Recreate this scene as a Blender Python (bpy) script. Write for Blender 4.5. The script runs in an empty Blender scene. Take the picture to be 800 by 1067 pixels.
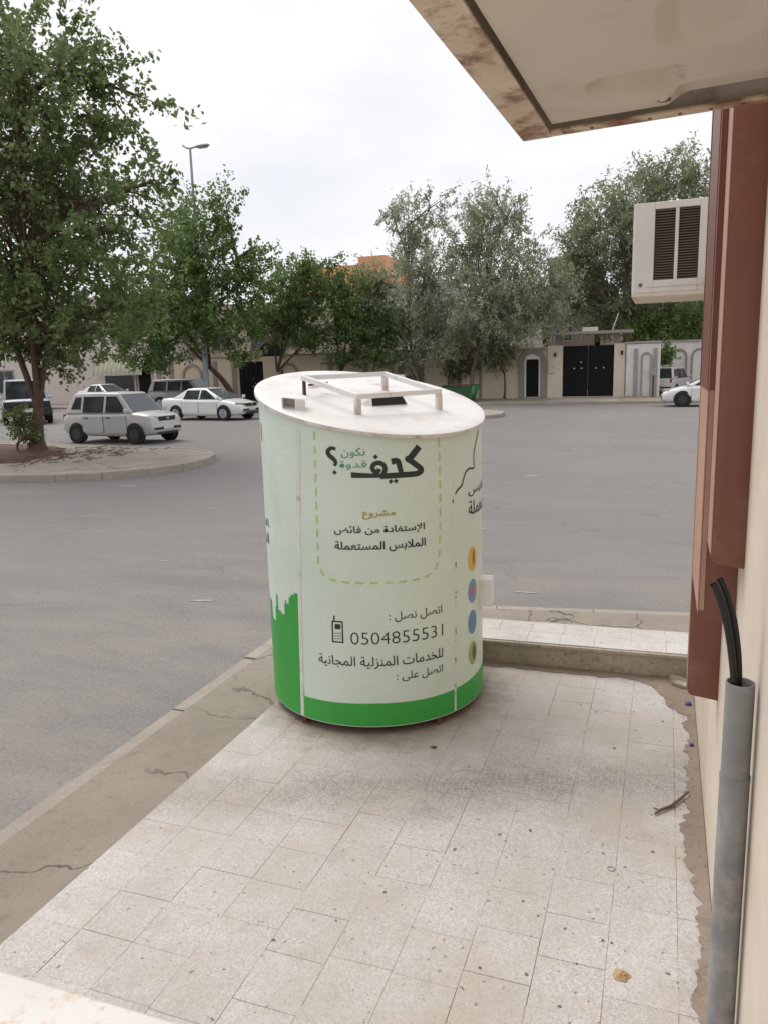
import bpy, bmesh, math, random
import numpy as np
from mathutils import Vector, Matrix, Euler, noise as mnoise
random.seed(7); RNG = np.random.default_rng(11)
PI = math.pi
SC = bpy.context.scene
COL = SC.collection

# ------------------------------------------------------------------ camera
cam_d = bpy.data.cameras.new('camera')
cam_d.sensor_fit = 'HORIZONTAL'; cam_d.sensor_width = 36.0; cam_d.lens = 36.0
cam_d.clip_start = 0.05; cam_d.clip_end = 2000.0
cam = bpy.data.objects.new('camera', cam_d); COL.objects.link(cam)
# rows: right, down, forward of the camera in world axes (Y runs along the shop wall)
CR = [[0.9403340752917141, 0.3390581179987715, -0.028485425470235106],
      [0.03656997602429777, -0.18394479530885732, -0.9822560506977623],
      [-0.3382816336998973, 0.9226071238061809, -0.18536890624755498]]
_r, _d, _f = [Vector(v) for v in CR]
m = Matrix.Identity(4)
for i in range(3):
    m[i][0] = _r[i]; m[i][1] = -_d[i]; m[i][2] = -_f[i]
m.translation = (0, 0, 2.1)
cam.matrix_world = m
SC.camera = cam

# ------------------------------------------------------------------ sky and sun (overcast)
SUN_EL, SUN_AZ = math.radians(56), math.radians(-62)      # azimuth measured from +Y towards +X
world = bpy.data.worlds.new('World'); SC.world = world; world.use_nodes = True
nt = world.node_tree; nt.nodes.clear()
def N(t, typ, **kw):
    n = t.nodes.new(typ)
    for k, v in kw.items():
        setattr(n, k, v)
    return n
out = N(nt, 'ShaderNodeOutputWorld'); bg = N(nt, 'ShaderNodeBackground')
sky = N(nt, 'ShaderNodeTexSky'); sky.sky_type = 'NISHITA'; sky.sun_disc = False
sky.sun_elevation = SUN_EL; sky.sun_rotation = SUN_AZ
tc = N(nt, 'ShaderNodeTexCoord'); mp = N(nt, 'ShaderNodeMapping')
mp.inputs['Scale'].default_value = (1.0, 1.0, 2.6)
nz = N(nt, 'ShaderNodeTexNoise'); nz.inputs['Scale'].default_value = 2.6; nz.inputs['Detail'].default_value = 6
nz.inputs['Roughness'].default_value = 0.55
cr = N(nt, 'ShaderNodeValToRGB')
cr.color_ramp.elements[0].position = 0.36; cr.color_ramp.elements[0].color = (7.7, 7.85, 8.25, 1)
cr.color_ramp.elements[1].position = 0.60; cr.color_ramp.elements[1].color = (9.0, 9.02, 9.15, 1)
mx = N(nt, 'ShaderNodeMix', data_type='RGBA'); mx.inputs[0].default_value = 0.96
nt.links.new(tc.outputs['Generated'], mp.inputs[0]); nt.links.new(mp.outputs[0], nz.inputs['Vector'])
nt.links.new(nz.outputs['Fac'], cr.inputs[0])
nt.links.new(sky.outputs[0], mx.inputs[6]); nt.links.new(cr.outputs[0], mx.inputs[7])
nt.links.new(mx.outputs[2], bg.inputs[0]); bg.inputs[1].default_value = 0.09
nt.links.new(bg.outputs[0], out.inputs[0])
sd = bpy.data.lights.new('sun', 'SUN'); sd.energy = 1.6; sd.angle = math.radians(35); sd.color = (1.0, 0.96, 0.9)
sun = bpy.data.objects.new('sun', sd); COL.objects.link(sun)
_dir = Vector((math.sin(SUN_AZ) * math.cos(SUN_EL), math.cos(SUN_AZ) * math.cos(SUN_EL), math.sin(SUN_EL)))
sun.rotation_euler = _dir.to_track_quat('Z', 'Y').to_euler()
SC.view_settings.view_transform = 'Standard'; SC.view_settings.look = 'None'
SC.view_settings.exposure = 0.36; SC.view_settings.gamma = 1.0
SC.cycles.max_bounces = 6; SC.cycles.transparent_max_bounces = 8
DATA = {'kaf': [[[0.7523, 1.4294], [0.6579, 1.3681]], [[0.6535, 1.3748], [0.7426, 1.3353], [0.7691, 1.3164], [0.7292, 1.3025], [0.5996, 1.3013], [0.4261, 1.3]], [[0.5178, 1.3663], [0.5683, 1.368], [0.584, 1.3383], [0.5974, 1.3039]], [[0.4427, 1.3022], [0.4663, 1.3321], [0.4509, 1.3551], [0.415, 1.3637], [0.3796, 1.3567], [0.3656, 1.3408], [0.3833, 1.3229], [0.4085, 1.3224], [0.4202, 1.3351]], [[0.4427, 1.3022], [0.322, 1.3052], [0.1951, 1.309]], [[0.0772, 1.4316], [0.0378, 1.4354], [0.0082, 1.4204], [0.021, 1.401], [0.0552, 1.385], [0.0727, 1.3688], [0.0599, 1.3525]]], 'kdots': [[0.3946, 1.3919], [0.5079, 1.2737], [0.5506, 1.2742], [0.0599, 1.3212]], 'text': {'nakun': [0.118, 0.3108, 1.4365, 1.3879], 'qudwa': [0.1018, 0.3226, 1.3758, 1.3337], 'mashru': [0.2709, 0.5419, 1.1386, 1.0957], 'istifada': [0.0349, 0.7879, 1.0655, 1.0171], 'malabis': [0.0335, 0.7941, 0.99, 0.9369], 'ittasil': [0.4639, 0.9449, 0.6355, 0.5822], 'num': [0.1389, 0.9524, 0.5366, 0.4741], 'lil': [-0.1626, 0.9486, 0.4127, 0.3468], 'ala': [0.5141, 0.9456, 0.3246, 0.2732]}, 'phone': [[-0.0153, 0.5857], [0.0723, 0.5874], [0.0725, 0.4817], [-0.0188, 0.4819]], 'phscr': [[0.0064, 0.5734], [0.057, 0.5745], [0.0561, 0.5487], [0.0054, 0.5475]], 'phant': [[0.0031, 0.6161], [0.0023, 0.5879]], 'phk': [[0.0072, 0.5254], [0.031, 0.5267], [0.0525, 0.5277], [0.0062, 0.5118], [0.0301, 0.5131], [0.0515, 0.5141], [0.0052, 0.4982], [0.0291, 0.4994], [0.0505, 0.5005]], 'dash': [[-0.1057, 1.5107], [-0.1126, 1.2831], [-0.1193, 1.0025], [-0.1218, 0.8688], [-0.0891, 0.8224], [-0.0113, 0.7972], [0.114, 0.7869], [0.4309, 0.7832], [0.6736, 0.7829], [0.8146, 0.7958], [0.8913, 0.8275], [0.9277, 0.8821], [0.9439, 1.0722], [0.945, 1.2602], [0.9423, 1.4814]], 'cloud': [[1.5617, 1.4708], [1.4705, 1.4074], [1.4213, 1.3424], [1.4307, 1.288], [1.3404, 1.2898], [1.2728, 1.2779], [1.2339, 1.2448], [1.2044, 1.2135], [1.1439, 1.1943], [1.106, 1.1687], [1.0871, 1.1368]], 'icons': [[1.384, 0.8187], [1.379, 0.6476], [1.3741, 0.4791], [1.3794, 0.3088]], 'sky': [[-0.3518, 0.6998], [-0.4139, 0.6871], [-0.457, 0.6697], [-0.4885, 0.6314], [-0.5172, 0.6214], [-0.5274, 0.6453], [-0.5504, 0.6233], [-0.5655, 0.564], [-0.6092, 0.5576], [-0.6286, 0.574], [-0.6719, 0.5706], [-0.6877, 0.5876], [-0.6921, 0.6545], [-0.7318, 0.5807], [-0.7617, 0.5008], [-0.8066, 0.4996], [-0.8578, 0.5055], [-0.8688, 0.5946], [-0.8945, 0.5969], [-0.9527, 0.5135]], 'seamL': [[-0.2656, 1.4863], [-0.3335, 0.7953], [-0.3789, 0.0111]], 'seamR': [[1.1028, 1.4604], [1.1063, 0.7647], [1.0864, 0.0761]], 'band': [[-0.3148, 0.1534], [0.3204, 0.174], [0.8304, 0.1607], [1.089, 0.1651], [1.5845, 0.1828]], 'botrim': [0.3942, 0.0298], 'ltext': [[-0.8385, 1.0144], [-0.8708, 0.939]], 'rtext': [[1.3369, 1.1733], [1.6261, 1.0545]], 'leftmark': [-0.929, 1.4899], 'box': [[1.6077, 0.6921], [1.6002, 0.5335]], 'trees': {'T1': [[-15.8, 16.2], [[-14.03, 16.2, 8.3, 2.2, 2.2], [-15.01, 16.2, 9.72, 1.28, 1.63], [-16.08, 16.2, 6.75, 3.42, 2.68], [-12.78, 16.2, 5.66, 1.86, 1.74], [-14.59, 16.2, 4.19, 2.56, 1.22], [-12.09, 16.2, 8.16, 0.85, 1.3], [-18.46, 16.2, 8.17, 3.01, 3.76], [-15.97, 16.2, 3.3, 1.51, 1.01], [-12.94, 16.2, 9.1, 1.13, 0.9], [-11.35, 16.2, 6.18, 0.5, 1.01], [-15.67, 16.2, 3.16, 1.5, 1.0], [-13.96, 16.2, 3.21, 1.22, 0.68], [-16.77, 16.2, 4.44, 1.77, 1.51], [-12.6, 16.2, 3.5, 0.95, 0.71], [-14.8, 16.2, 2.65, 0.74, 0.4]]], 'T2': [[-27, 38], [[-24.67, 38.0, 9.25, 2.52, 2.37], [-22.45, 38.0, 10.64, 1.03, 1.33], [-26.27, 38.0, 5.5, 3.25, 2.27], [-21.53, 38.0, 7.12, 1.66, 1.76], [-28.86, 38.0, 5.63, 2.21, 2.21], [-23.2, 38.0, 4.83, 2.54, 1.59], [-20.69, 38.0, 8.34, 0.72, 0.72], [-23.89, 38.0, 7.68, 2.63, 2.63], [-27.82, 38.0, 2.89, 2.22, 0.78], [-22.73, 38.0, 3.0, 1.28, 0.53], [-30.35, 38.0, 4.34, 1.68, 1.35]]], 'T3': [[-23.5, 43], [[-21.51, 43.0, 6.37, 2.31, 2.19], [-22.57, 43.0, 5.02, 2.63, 1.46], [-19.9, 43.0, 6.83, 1.42, 1.71], [-20.47, 43.0, 7.97, 0.68, 0.74], [-19.72, 43.0, 4.05, 1.72, 1.15]]], 'T4': [[-18.5, 43], [[-17.19, 43.0, 5.59, 2.13, 2.02], [-18.24, 43.0, 6.63, 1.01, 0.79], [-16.33, 43.0, 4.19, 2.24, 1.12], [-18.59, 43.0, 8.27, 0.56, 0.56], [-18.22, 43.0, 2.76, 1.26, 0.57], [-15.79, 43.0, 2.52, 1.12, 0.51]]], 'T5': [[-14.5, 43.5], [[-13.85, 43.5, 9.4, 1.41, 2.28], [-12.94, 43.5, 6.46, 2.19, 2.46], [-11.7, 43.5, 10.74, 0.53, 1.33], [-15.02, 43.5, 10.69, 0.87, 0.76], [-15.32, 43.5, 4.16, 1.91, 1.4], [-16.14, 43.5, 6.65, 1.4, 1.68], [-12.7, 43.5, 4.05, 1.93, 1.21], [-13.13, 43.5, 11.38, 0.37, 0.75], [-14.18, 43.5, 2.47, 1.46, 0.56]]], 'T6': [[-10.5, 43], [[-8.96, 43.0, 8.93, 1.86, 2.18], [-8.7, 43.0, 5.66, 2.88, 2.36], [-9.78, 43.0, 3.91, 3.2, 1.17], [-6.78, 43.0, 6.54, 1.23, 2.47], [-9.12, 43.0, 10.9, 0.51, 1.03], [-10.84, 43.0, 7.82, 1.27, 2.11], [-7.93, 43.0, 10.06, 0.72, 1.12], [-10.28, 43.0, 10.03, 0.52, 1.04], [-6.1, 43.0, 4.51, 1.29, 1.29], [-5.36, 43.0, 5.96, 0.92, 1.53], [-11.44, 43.0, 2.93, 1.3, 0.54]]], 'T7': [[-3, 50], [[-2.65, 50.0, 9.95, 2.96, 2.56], [-0.47, 50.0, 11.88, 2.11, 1.56], [-4.35, 50.0, 7.04, 2.04, 2.8], [0.7, 50.0, 12.54, 0.99, 1.21], [-0.41, 50.0, 7.33, 3.11, 2.55], [-4.86, 50.0, 10.14, 0.93, 1.45], [-1.92, 50.0, 12.55, 0.78, 0.9], [1.76, 50.0, 11.4, 0.82, 2.19], [-5.39, 50.0, 7.95, 1.64, 2.64], [-6.04, 50.0, 5.43, 1.55, 1.66], [-3.73, 50.0, 4.74, 1.76, 0.94]]], 'T8': [[1, 53], [[-0.31, 53.0, 4.26, 3.04, 1.34], [1.95, 53.0, 4.04, 1.8, 1.8], [-3.25, 53.0, 5.17, 2.47, 1.11]]], 'S1': [[-11.6, 44.2], [[-11.31, 44.2, 1.9, 1.0, 1.0], [-11.76, 44.2, 2.68, 0.78, 0.67]]], 'S2': [[-8.7, 44.0], [[-8.8, 44.0, 2.47, 0.82, 0.65], [-9.24, 44.0, 2.81, 0.65, 0.54]]], 'S3': [[-0.7, 46.5], [[-0.21, 46.5, 2.26, 0.59, 0.48]]]}}
# ------------------------------------------------------------------ helpers
def srgb(r, g, b):
    f = lambda c: (c / 255 / 12.92) if c / 255 <= .04045 else ((c / 255 + .055) / 1.055) ** 2.4
    return (f(r), f(g), f(b))

class MB:
    """collects shapes into one mesh"""
    def __init__(s): s.v = []; s.f = []
    def add(s, v, f):
        k = len(s.v); s.v += [tuple(p) for p in v]; s.f += [tuple(i + k for i in q) for q in f]; return s
    def box(s, x0, x1, y0, y1, z0, z1, M=None):
        v = [(x, y, z) for z in (z0, z1) for y in (y0, y1) for x in (x0, x1)]
        if M is not None: v = [M @ Vector(p) for p in v]
        return s.add(v, [(0, 2, 3, 1), (4, 5, 7, 6), (0, 1, 5, 4), (2, 6, 7, 3), (0, 4, 6, 2), (1, 3, 7, 5)])
    def bar(s, a, b, w, h, up=(0, 0, 1)):
        a, b = Vector(a), Vector(b); d = (b - a); L = d.length; d.normalize()
        u = Vector(up); sd_ = d.cross(u)
        if sd_.length < 1e-4: sd_ = d.cross(Vector((1, 0, 0)))
        sd_.normalize(); u = sd_.cross(d)
        M = Matrix((d, sd_, u)).transposed().to_4x4(); M.translation = a
        return s.box(0, L, -w / 2, w / 2, -h / 2, h / 2, M)
    def tube(s, pts, rad, n=8, cap=True):
        pts = [Vector(p) for p in pts]; R = rad if isinstance(rad, (list, tuple)) else [rad] * len(pts)
        v = []; f = []; pu = None
        for i, p in enumerate(pts):
            d = (pts[min(i + 1, len(pts) - 1)] - pts[max(i - 1, 0)]).normalized()
            u = pu if pu is not None else Vector((0, 0, 1)) if abs(d.z) < .9 else Vector((1, 0, 0))
            u = (u - d * u.dot(d)).normalized(); w = d.cross(u); pu = u
            for k in range(n):
                a = 2 * PI * k / n; v.append(p + (u * math.cos(a) + w * math.sin(a)) * R[i])
        for i in range(len(pts) - 1):
            for k in range(n):
                f.append((i * n + k, i * n + (k + 1) % n, (i + 1) * n + (k + 1) % n, (i + 1) * n + k))
        if cap: f += [tuple(range(n - 1, -1, -1)), tuple((len(pts) - 1) * n + k for k in range(n))]
        return s.add(v, f)
    def lathe(s, prof, n=24, axis='z', c=(0, 0, 0)):
        v = []; f = []
        for r, h in prof:
            for k in range(n):
                a = 2 * PI * k / n; p = (r * math.cos(a), r * math.sin(a), h)
                if axis == 'y': p = (p[0], h, p[1])
                if axis == 'x': p = (h, p[0], p[1])
                v.append((p[0] + c[0], p[1] + c[1], p[2] + c[2]))
        for i in range(len(prof) - 1):
            for k in range(n):
                q = (i * n + k, i * n + (k + 1) % n, (i + 1) * n + (k + 1) % n, (i + 1) * n + k)
                f.append(q if axis != 'y' else q[::-1])
        f += [tuple(range(n)), tuple((len(prof) - 1) * n + k for k in range(n))]
        return s.add(v, f)
    def prism(s, poly, z0, z1, M=None):
        n = len(poly)
        v = [(x, y, z0) for x, y in poly] + [(x, y, z1) for x, y in poly]
        if M is not None: v = [M @ Vector(p) for p in v]
        return s.add(v, [tuple(range(n - 1, -1, -1)), tuple(range(n, 2 * n))] +
                     [(i, (i + 1) % n, n + (i + 1) % n, n + i) for i in range(n)])
    def build(s, name, mat, parent=None, smooth=False, bevel=0, seg=2, **kw):
        me = bpy.data.meshes.new(name); me.from_pydata(s.v, [], s.f); me.update()
        if bevel or smooth:
            bm = bmesh.new(); bm.from_mesh(me)
            if bevel or smooth == 'fix': bmesh.ops.recalc_face_normals(bm, faces=bm.faces)
            bm.to_mesh(me); bm.free()
        o = link(name, me, mat, parent, **kw)
        if smooth:
            for p in me.polygons: p.use_smooth = True
            if smooth is True:
                me.set_sharp_from_angle(angle=math.radians(40))
        if bevel:
            b = o.modifiers.new('bevel', 'BEVEL'); b.width = bevel; b.segments = seg; b.limit_method = 'ANGLE'
            b.angle_limit = math.radians(35)
        return o

def link(name, me, mat, parent=None, **kw):
    o = bpy.data.objects.new(name, me); COL.objects.link(o)
    if mat is not None and not me.materials: me.materials.append(mat)
    if parent is not None: o.parent = parent
    for k, v in kw.items(): o[k] = v
    return o
def thing(name, label, cat, loc=(0, 0, 0), rz=0, group=None):
    o = bpy.data.objects.new(name, None); COL.objects.link(o)
    o.location = loc; o.rotation_euler = (0, 0, rz); o.empty_display_size = .2
    o['label'] = label; o['category'] = cat
    if group: o['group'] = group
    return o
def tag(o, label, cat, group=None):
    o['label'] = label; o['category'] = cat
    if group: o['group'] = group
    return o
def copy_tree(o, parent=None):
    c = o.copy(); COL.objects.link(c)
    if parent is not None: c.parent = parent
    for ch in list(o.children): copy_tree(ch, c)
    return c
# ------------------------------------------------------------------ materials
def mat_new(name):
    m = bpy.data.materials.new(name); m.use_nodes = True
    t = m.node_tree; b = t.nodes['Principled BSDF']
    return m, t, b
def coords(t, kind='Object'):
    if kind == 'World':
        return N(t, 'ShaderNodeNewGeometry').outputs['Position']
    return N(t, 'ShaderNodeTexCoord').outputs[kind]
def noise(t, vec, scale, detail=4, rough=.55, sc=None):
    if sc:
        mp = N(t, 'ShaderNodeMapping'); mp.inputs['Scale'].default_value = sc
        t.links.new(vec, mp.inputs[0]); vec = mp.outputs[0]
    n = N(t, 'ShaderNodeTexNoise'); n.inputs['Scale'].default_value = scale
    n.inputs['Detail'].default_value = detail; n.inputs['Roughness'].default_value = rough
    t.links.new(vec, n.inputs['Vector']); return n.outputs['Fac']
def ramp(t, fac, a, b):
    r = N(t, 'ShaderNodeMapRange'); r.inputs[1].default_value = a; r.inputs[2].default_value = b
    t.links.new(fac, r.inputs[0]); return r.outputs[0]
def mix(t, fac, A, B):
    n = N(t, 'ShaderNodeMix', data_type='RGBA')
    for s_, i in ((fac, 0), (A, 6), (B, 7)):
        if hasattr(s_, 'is_linked'): t.links.new(s_, n.inputs[i])
        elif i == 0: n.inputs[0].default_value = s_
        else: n.inputs[i].default_value = (*s_[:3], 1)
    return n.outputs[2]
def mth(t, op, a, b=None):
    n = N(t, 'ShaderNodeMath', operation=op)
    for i, x in enumerate((a, b)):
        if x is None: continue
        if hasattr(x, 'is_linked'): t.links.new(x, n.inputs[i])
        else: n.inputs[i].default_value = x
    return n.outputs[0]
def bump(t, b, h, strength=.3, dist=.01):
    n = N(t, 'ShaderNodeBump'); n.inputs['Strength'].default_value = strength; n.inputs['Distance'].default_value = dist
    t.links.new(h, n.inputs['Height']); t.links.new(n.outputs[0], b.inputs['Normal'])
def M_(name, col, rough=.6, var=None, vscale=4, dirt=None, dscale=1.2, drange=(.55, .75), bscale=60, bstr=.15, metal=0, space='Object', vary=.0, coat=0):
    """painted / cast surface: base tone, mottling, worn patches, fine relief"""
    m, t, b = mat_new(name); v = coords(t, space)
    c = mix(t, ramp(t, noise(t, v, vscale), .35, .68), col, var or tuple(x * .86 for x in col))
    if dirt: c = mix(t, mth(t, 'MULTIPLY', ramp(t, noise(t, v, dscale, 7, .65), *drange), .85), c, dirt)
    if vary:
        oi = N(t, 'ShaderNodeObjectInfo'); c = mix(t, mth(t, 'MULTIPLY', oi.outputs['Random'], vary), c, tuple(x * .7 for x in col))
    t.links.new(c, b.inputs['Base Color']) 
    b.inputs['Roughness'].default_value = rough; b.inputs['Metallic'].default_value = metal
    if coat: b.inputs['Coat Weight'].default_value = coat; b.inputs['Coat Roughness'].default_value = .08
    if bstr: bump(t, b, noise(t, v, bscale, 3), bstr, .004)
    return m

def mat_terrazzo(name, base=(.525, .497, .49), clean=False):
    m, t, b = mat_new(name); v = coords(t, 'World')
    vo = N(t, 'ShaderNodeTexVoronoi'); vo.inputs['Scale'].default_value = 170; t.links.new(v, vo.inputs['Vector'])
    sep = N(t, 'ShaderNodeSeparateColor'); t.links.new(vo.outputs['Color'], sep.inputs[0])
    oi = N(t, 'ShaderNodeObjectInfo')
    c = mix(t, mth(t, 'MULTIPLY', oi.outputs['Random'], .6), base, tuple(x * y for x, y in zip(base, (.86, .85, .83))))
    if not clean:
        sx = N(t, 'ShaderNodeSeparateXYZ'); t.links.new(v, sx.inputs[0])
        # grey water mark drying across the paving, from the road side to the wall
        cen = mth(t, 'ADD', mth(t, 'MULTIPLY', sx.outputs['X'], .38), 3.27)
        dd = mth(t, 'ABSOLUTE', mth(t, 'SUBTRACT', sx.outputs['Y'], cen))
        dd = mth(t, 'ADD', dd, mth(t, 'MULTIPLY', mth(t, 'SUBTRACT', noise(t, v, 5, 5, .65), .5), .55))
        c = mix(t, mth(t, 'MULTIPLY', ramp(t, dd, .30, .04), .92), c, (.25, .23, .215))
    c = mix(t, mth(t, 'MULTIPLY', ramp(t, sep.outputs[0], .66, .78), .34), c, (.27, .25, .24))   # grey chips
    c = mix(t, mth(t, 'MULTIPLY', ramp(t, sep.outputs[1], .62, .74), .40), c, (.68, .66, .645))  # pale chips
    c = mix(t, mth(t, 'MULTIPLY', ramp(t, sep.outputs[2], .80, .86), .35), c, (.40, .30, .20))   # tan chips
    big = noise(t, v, 1.7, 6, .62)
    c = mix(t, mth(t, 'MULTIPLY', ramp(t, big, .43, .64), .7), c, (.41, .355, .295))      # dusty tan patches
    c = mix(t, mth(t, 'MULTIPLY', ramp(t, noise(t, v, 9, 5, .7), .56, .74), .55), c, (.33, .30, .275))
    c = mix(t, mth(t, 'MULTIPLY', ramp(t, noise(t, v, 46, 2, .5), .69, .73), .75), c, (.13, .11, .095))  # small spots
    if not clean:
        # rusty run-off ring round the bin
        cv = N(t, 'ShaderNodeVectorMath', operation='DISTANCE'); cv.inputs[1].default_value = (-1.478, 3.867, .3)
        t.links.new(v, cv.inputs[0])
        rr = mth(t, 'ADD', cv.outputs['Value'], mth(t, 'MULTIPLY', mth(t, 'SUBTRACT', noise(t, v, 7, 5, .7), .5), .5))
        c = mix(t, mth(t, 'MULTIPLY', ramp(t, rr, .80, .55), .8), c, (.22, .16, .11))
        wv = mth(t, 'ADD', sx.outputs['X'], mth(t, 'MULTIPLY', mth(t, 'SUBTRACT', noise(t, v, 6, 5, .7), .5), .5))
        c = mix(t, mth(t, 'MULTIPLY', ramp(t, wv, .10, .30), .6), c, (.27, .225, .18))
    t.links.new(c, b.inputs['Base Color']); b.inputs['Roughness'].default_value = .62
    bump(t, b, noise(t, v, 160, 3), .25, .002)
    return m

def mat_asphalt():
    m, t, b = mat_new('asphalt'); v = coords(t, 'World')
    c = mix(t, ramp(t, noise(t, v, .22, 5, .6), .36, .66), (.180, .163, .157), (.206, .189, .181))
    c = mix(t, ramp(t, noise(t, v, .12, 3, .6, (1.0, .12, 1)), .45, .72), c, (.152, .145, .143))      # traffic polished lanes
    sx = N(t, 'ShaderNodeSeparateXYZ'); t.links.new(v, sx.inputs[0])
    # dust collects within a few metres of the near kerbs
    near = mth(t, 'MAXIMUM', ramp(t, sx.outputs['Y'], 10.5, 5.0), 0)
    near = mth(t, 'MULTIPLY', near, ramp(t, sx.outputs['X'], -9, -3.2))
    dn = mth(t, 'MULTIPLY', ramp(t, noise(t, v, .8, 6, .66, (.7, 1.6, 1)), .40, .66), near)
    c = mix(t, mth(t, 'MULTIPLY', dn, .6), c, (.31, .272, .235))
    c = mix(t, mth(t, 'MULTIPLY', ramp(t, noise(t, v, .55, 7, .72, (.6, 2.2, 1)), .60, .74), .55), c, (.31, .275, .24))
    c = mix(t, mth(t, 'MULTIPLY', ramp(t, noise(t, v, 3.2, 6, .75), .63, .75), .5), c, (.13, .125, .122))
    c = mix(t, mth(t, 'MULTIPLY', ramp(t, noise(t, v, .9, 8, .78, (.35, 1.5, 1)), .50, .72), .35), c, (.28, .258, .24))
    c = mix(t, mth(t, 'MULTIPLY', ramp(t, noise(t, v, 1.9, 8, .8), .57, .72), .5), c, (.15, .142, .138))
    # wandering cracks and tar seams
    wv = N(t, 'ShaderNodeVectorMath', operation='ADD'); t.links.new(v, wv.inputs[0])
    nn = N(t, 'ShaderNodeTexNoise'); nn.inputs['Scale'].default_value = 1.3; nn.inputs['Detail'].default_value = 6; t.links.new(v, nn.inputs['Vector'])
    sc_ = N(t, 'ShaderNodeVectorMath', operation='SCALE'); sc_.inputs['Scale'].default_value = 1.3; t.links.new(nn.outputs['Color'], sc_.inputs[0]); t.links.new(sc_.outputs[0], wv.inputs[1])
    vo = N(t, 'ShaderNodeTexVoronoi', feature='DISTANCE_TO_EDGE'); vo.inputs['Scale'].default_value = .42; t.links.new(wv.outputs[0], vo.inputs['Vector'])
    crk = mth(t, 'MULTIPLY', ramp(t, vo.outputs['Distance'], .012, .004), ramp(t, noise(t, v, .35, 3), .46, .60))
    c = mix(t, mth(t, 'MULTIPLY', crk, .65), c, (.11, .10, .095))
    sp = noise(t, v, 42, 5, .75)
    c = mix(t, mth(t, 'MULTIPLY', ramp(t, sp, .50, .66), .5), c, (.36, .335, .31))
    c = mix(t, mth(t, 'MULTIPLY', ramp(t, noise(t, v, 30, 5, .75), .55, .68), .6), c, (.085, .08, .076))
    t.links.new(c, b.inputs['Base Color']); b.inputs['Roughness'].default_value = .85
    bump(t, b, sp, .5, .006)
    return m

def mat_concrete(name, base, dirt, spots=.5, crack=0, pits=0):
    m, t, b = mat_new(name); v = coords(t, 'World')
    c = mix(t, ramp(t, noise(t, v, 1.6, 6, .65), .35, .68), base, dirt)
    c = mix(t, mth(t, 'MULTIPLY', ramp(t, noise(t, v, 11, 6, .72), .54, .74), .6), c, tuple(x * .62 for x in dirt))
    fine = noise(t, v, 70, 3, .6)
    if crack:
        vo = N(t, 'ShaderNodeTexVoronoi', feature='DISTANCE_TO_EDGE'); vo.inputs['Scale'].default_value = crack
        wv = N(t, 'ShaderNodeVectorMath', operation='ADD'); t.links.new(v, wv.inputs[0])
        nn = N(t, 'ShaderNodeTexNoise'); nn.inputs['Scale'].default_value = 4; nn.inputs['Detail'].default_value = 6; t.links.new(v, nn.inputs['Vector'])
        sc_ = N(t, 'ShaderNodeVectorMath', operation='SCALE'); sc_.inputs['Scale'].default_value = .35; t.links.new(nn.outputs['Color'], sc_.inputs[0])
        t.links.new(sc_.outputs[0], wv.inputs[1]); t.links.new(wv.outputs[0], vo.inputs['Vector'])
        c = mix(t, mth(t, 'MULTIPLY', mth(t, 'MULTIPLY', ramp(t, vo.outputs['Distance'], .012, .004), ramp(t, noise(t, v, .9, 3), .42, .52)), .8), c, (.06, .05, .04))
    if pits:
        c = mix(t, mth(t, 'MULTIPLY', ramp(t, noise(t, v, 34, 4, .7), .56, .66), pits), c, (.10, .08, .06))
    c = mix(t, mth(t, 'MULTIPLY', ramp(t, fine, .58, .72), spots), c, tuple(min(1, x * 1.45) for x in base))
    t.links.new(c, b.inputs['Base Color']); b.inputs['Roughness'].default_value = .88
    bump(t, b, fine, .45, .006)
    return m

def mat_leaf(name, dark, lite, trans=.36):
    m, t, b = mat_new(name); g = N(t, 'ShaderNodeNewGeometry')
    c = mix(t, g.outputs['Random Per Island'], dark, lite)
    t.links.new(c, b.inputs['Base Color']); b.inputs['Roughness'].default_value = .55
    tr = N(t, 'ShaderNodeBsdfTranslucent'); t.links.new(mix(t, .5, c, tuple(x * 1.5 for x in lite)), tr.inputs[0])
    ms = N(t, 'ShaderNodeMixShader'); ms.inputs[0].default_value = trans
    t.links.new(b.outputs[0], ms.inputs[1]); t.links.new(tr.outputs[0], ms.inputs[2])
    t.links.new(ms.outputs[0], t.nodes['Material Output'].inputs[0])
    return m

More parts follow.
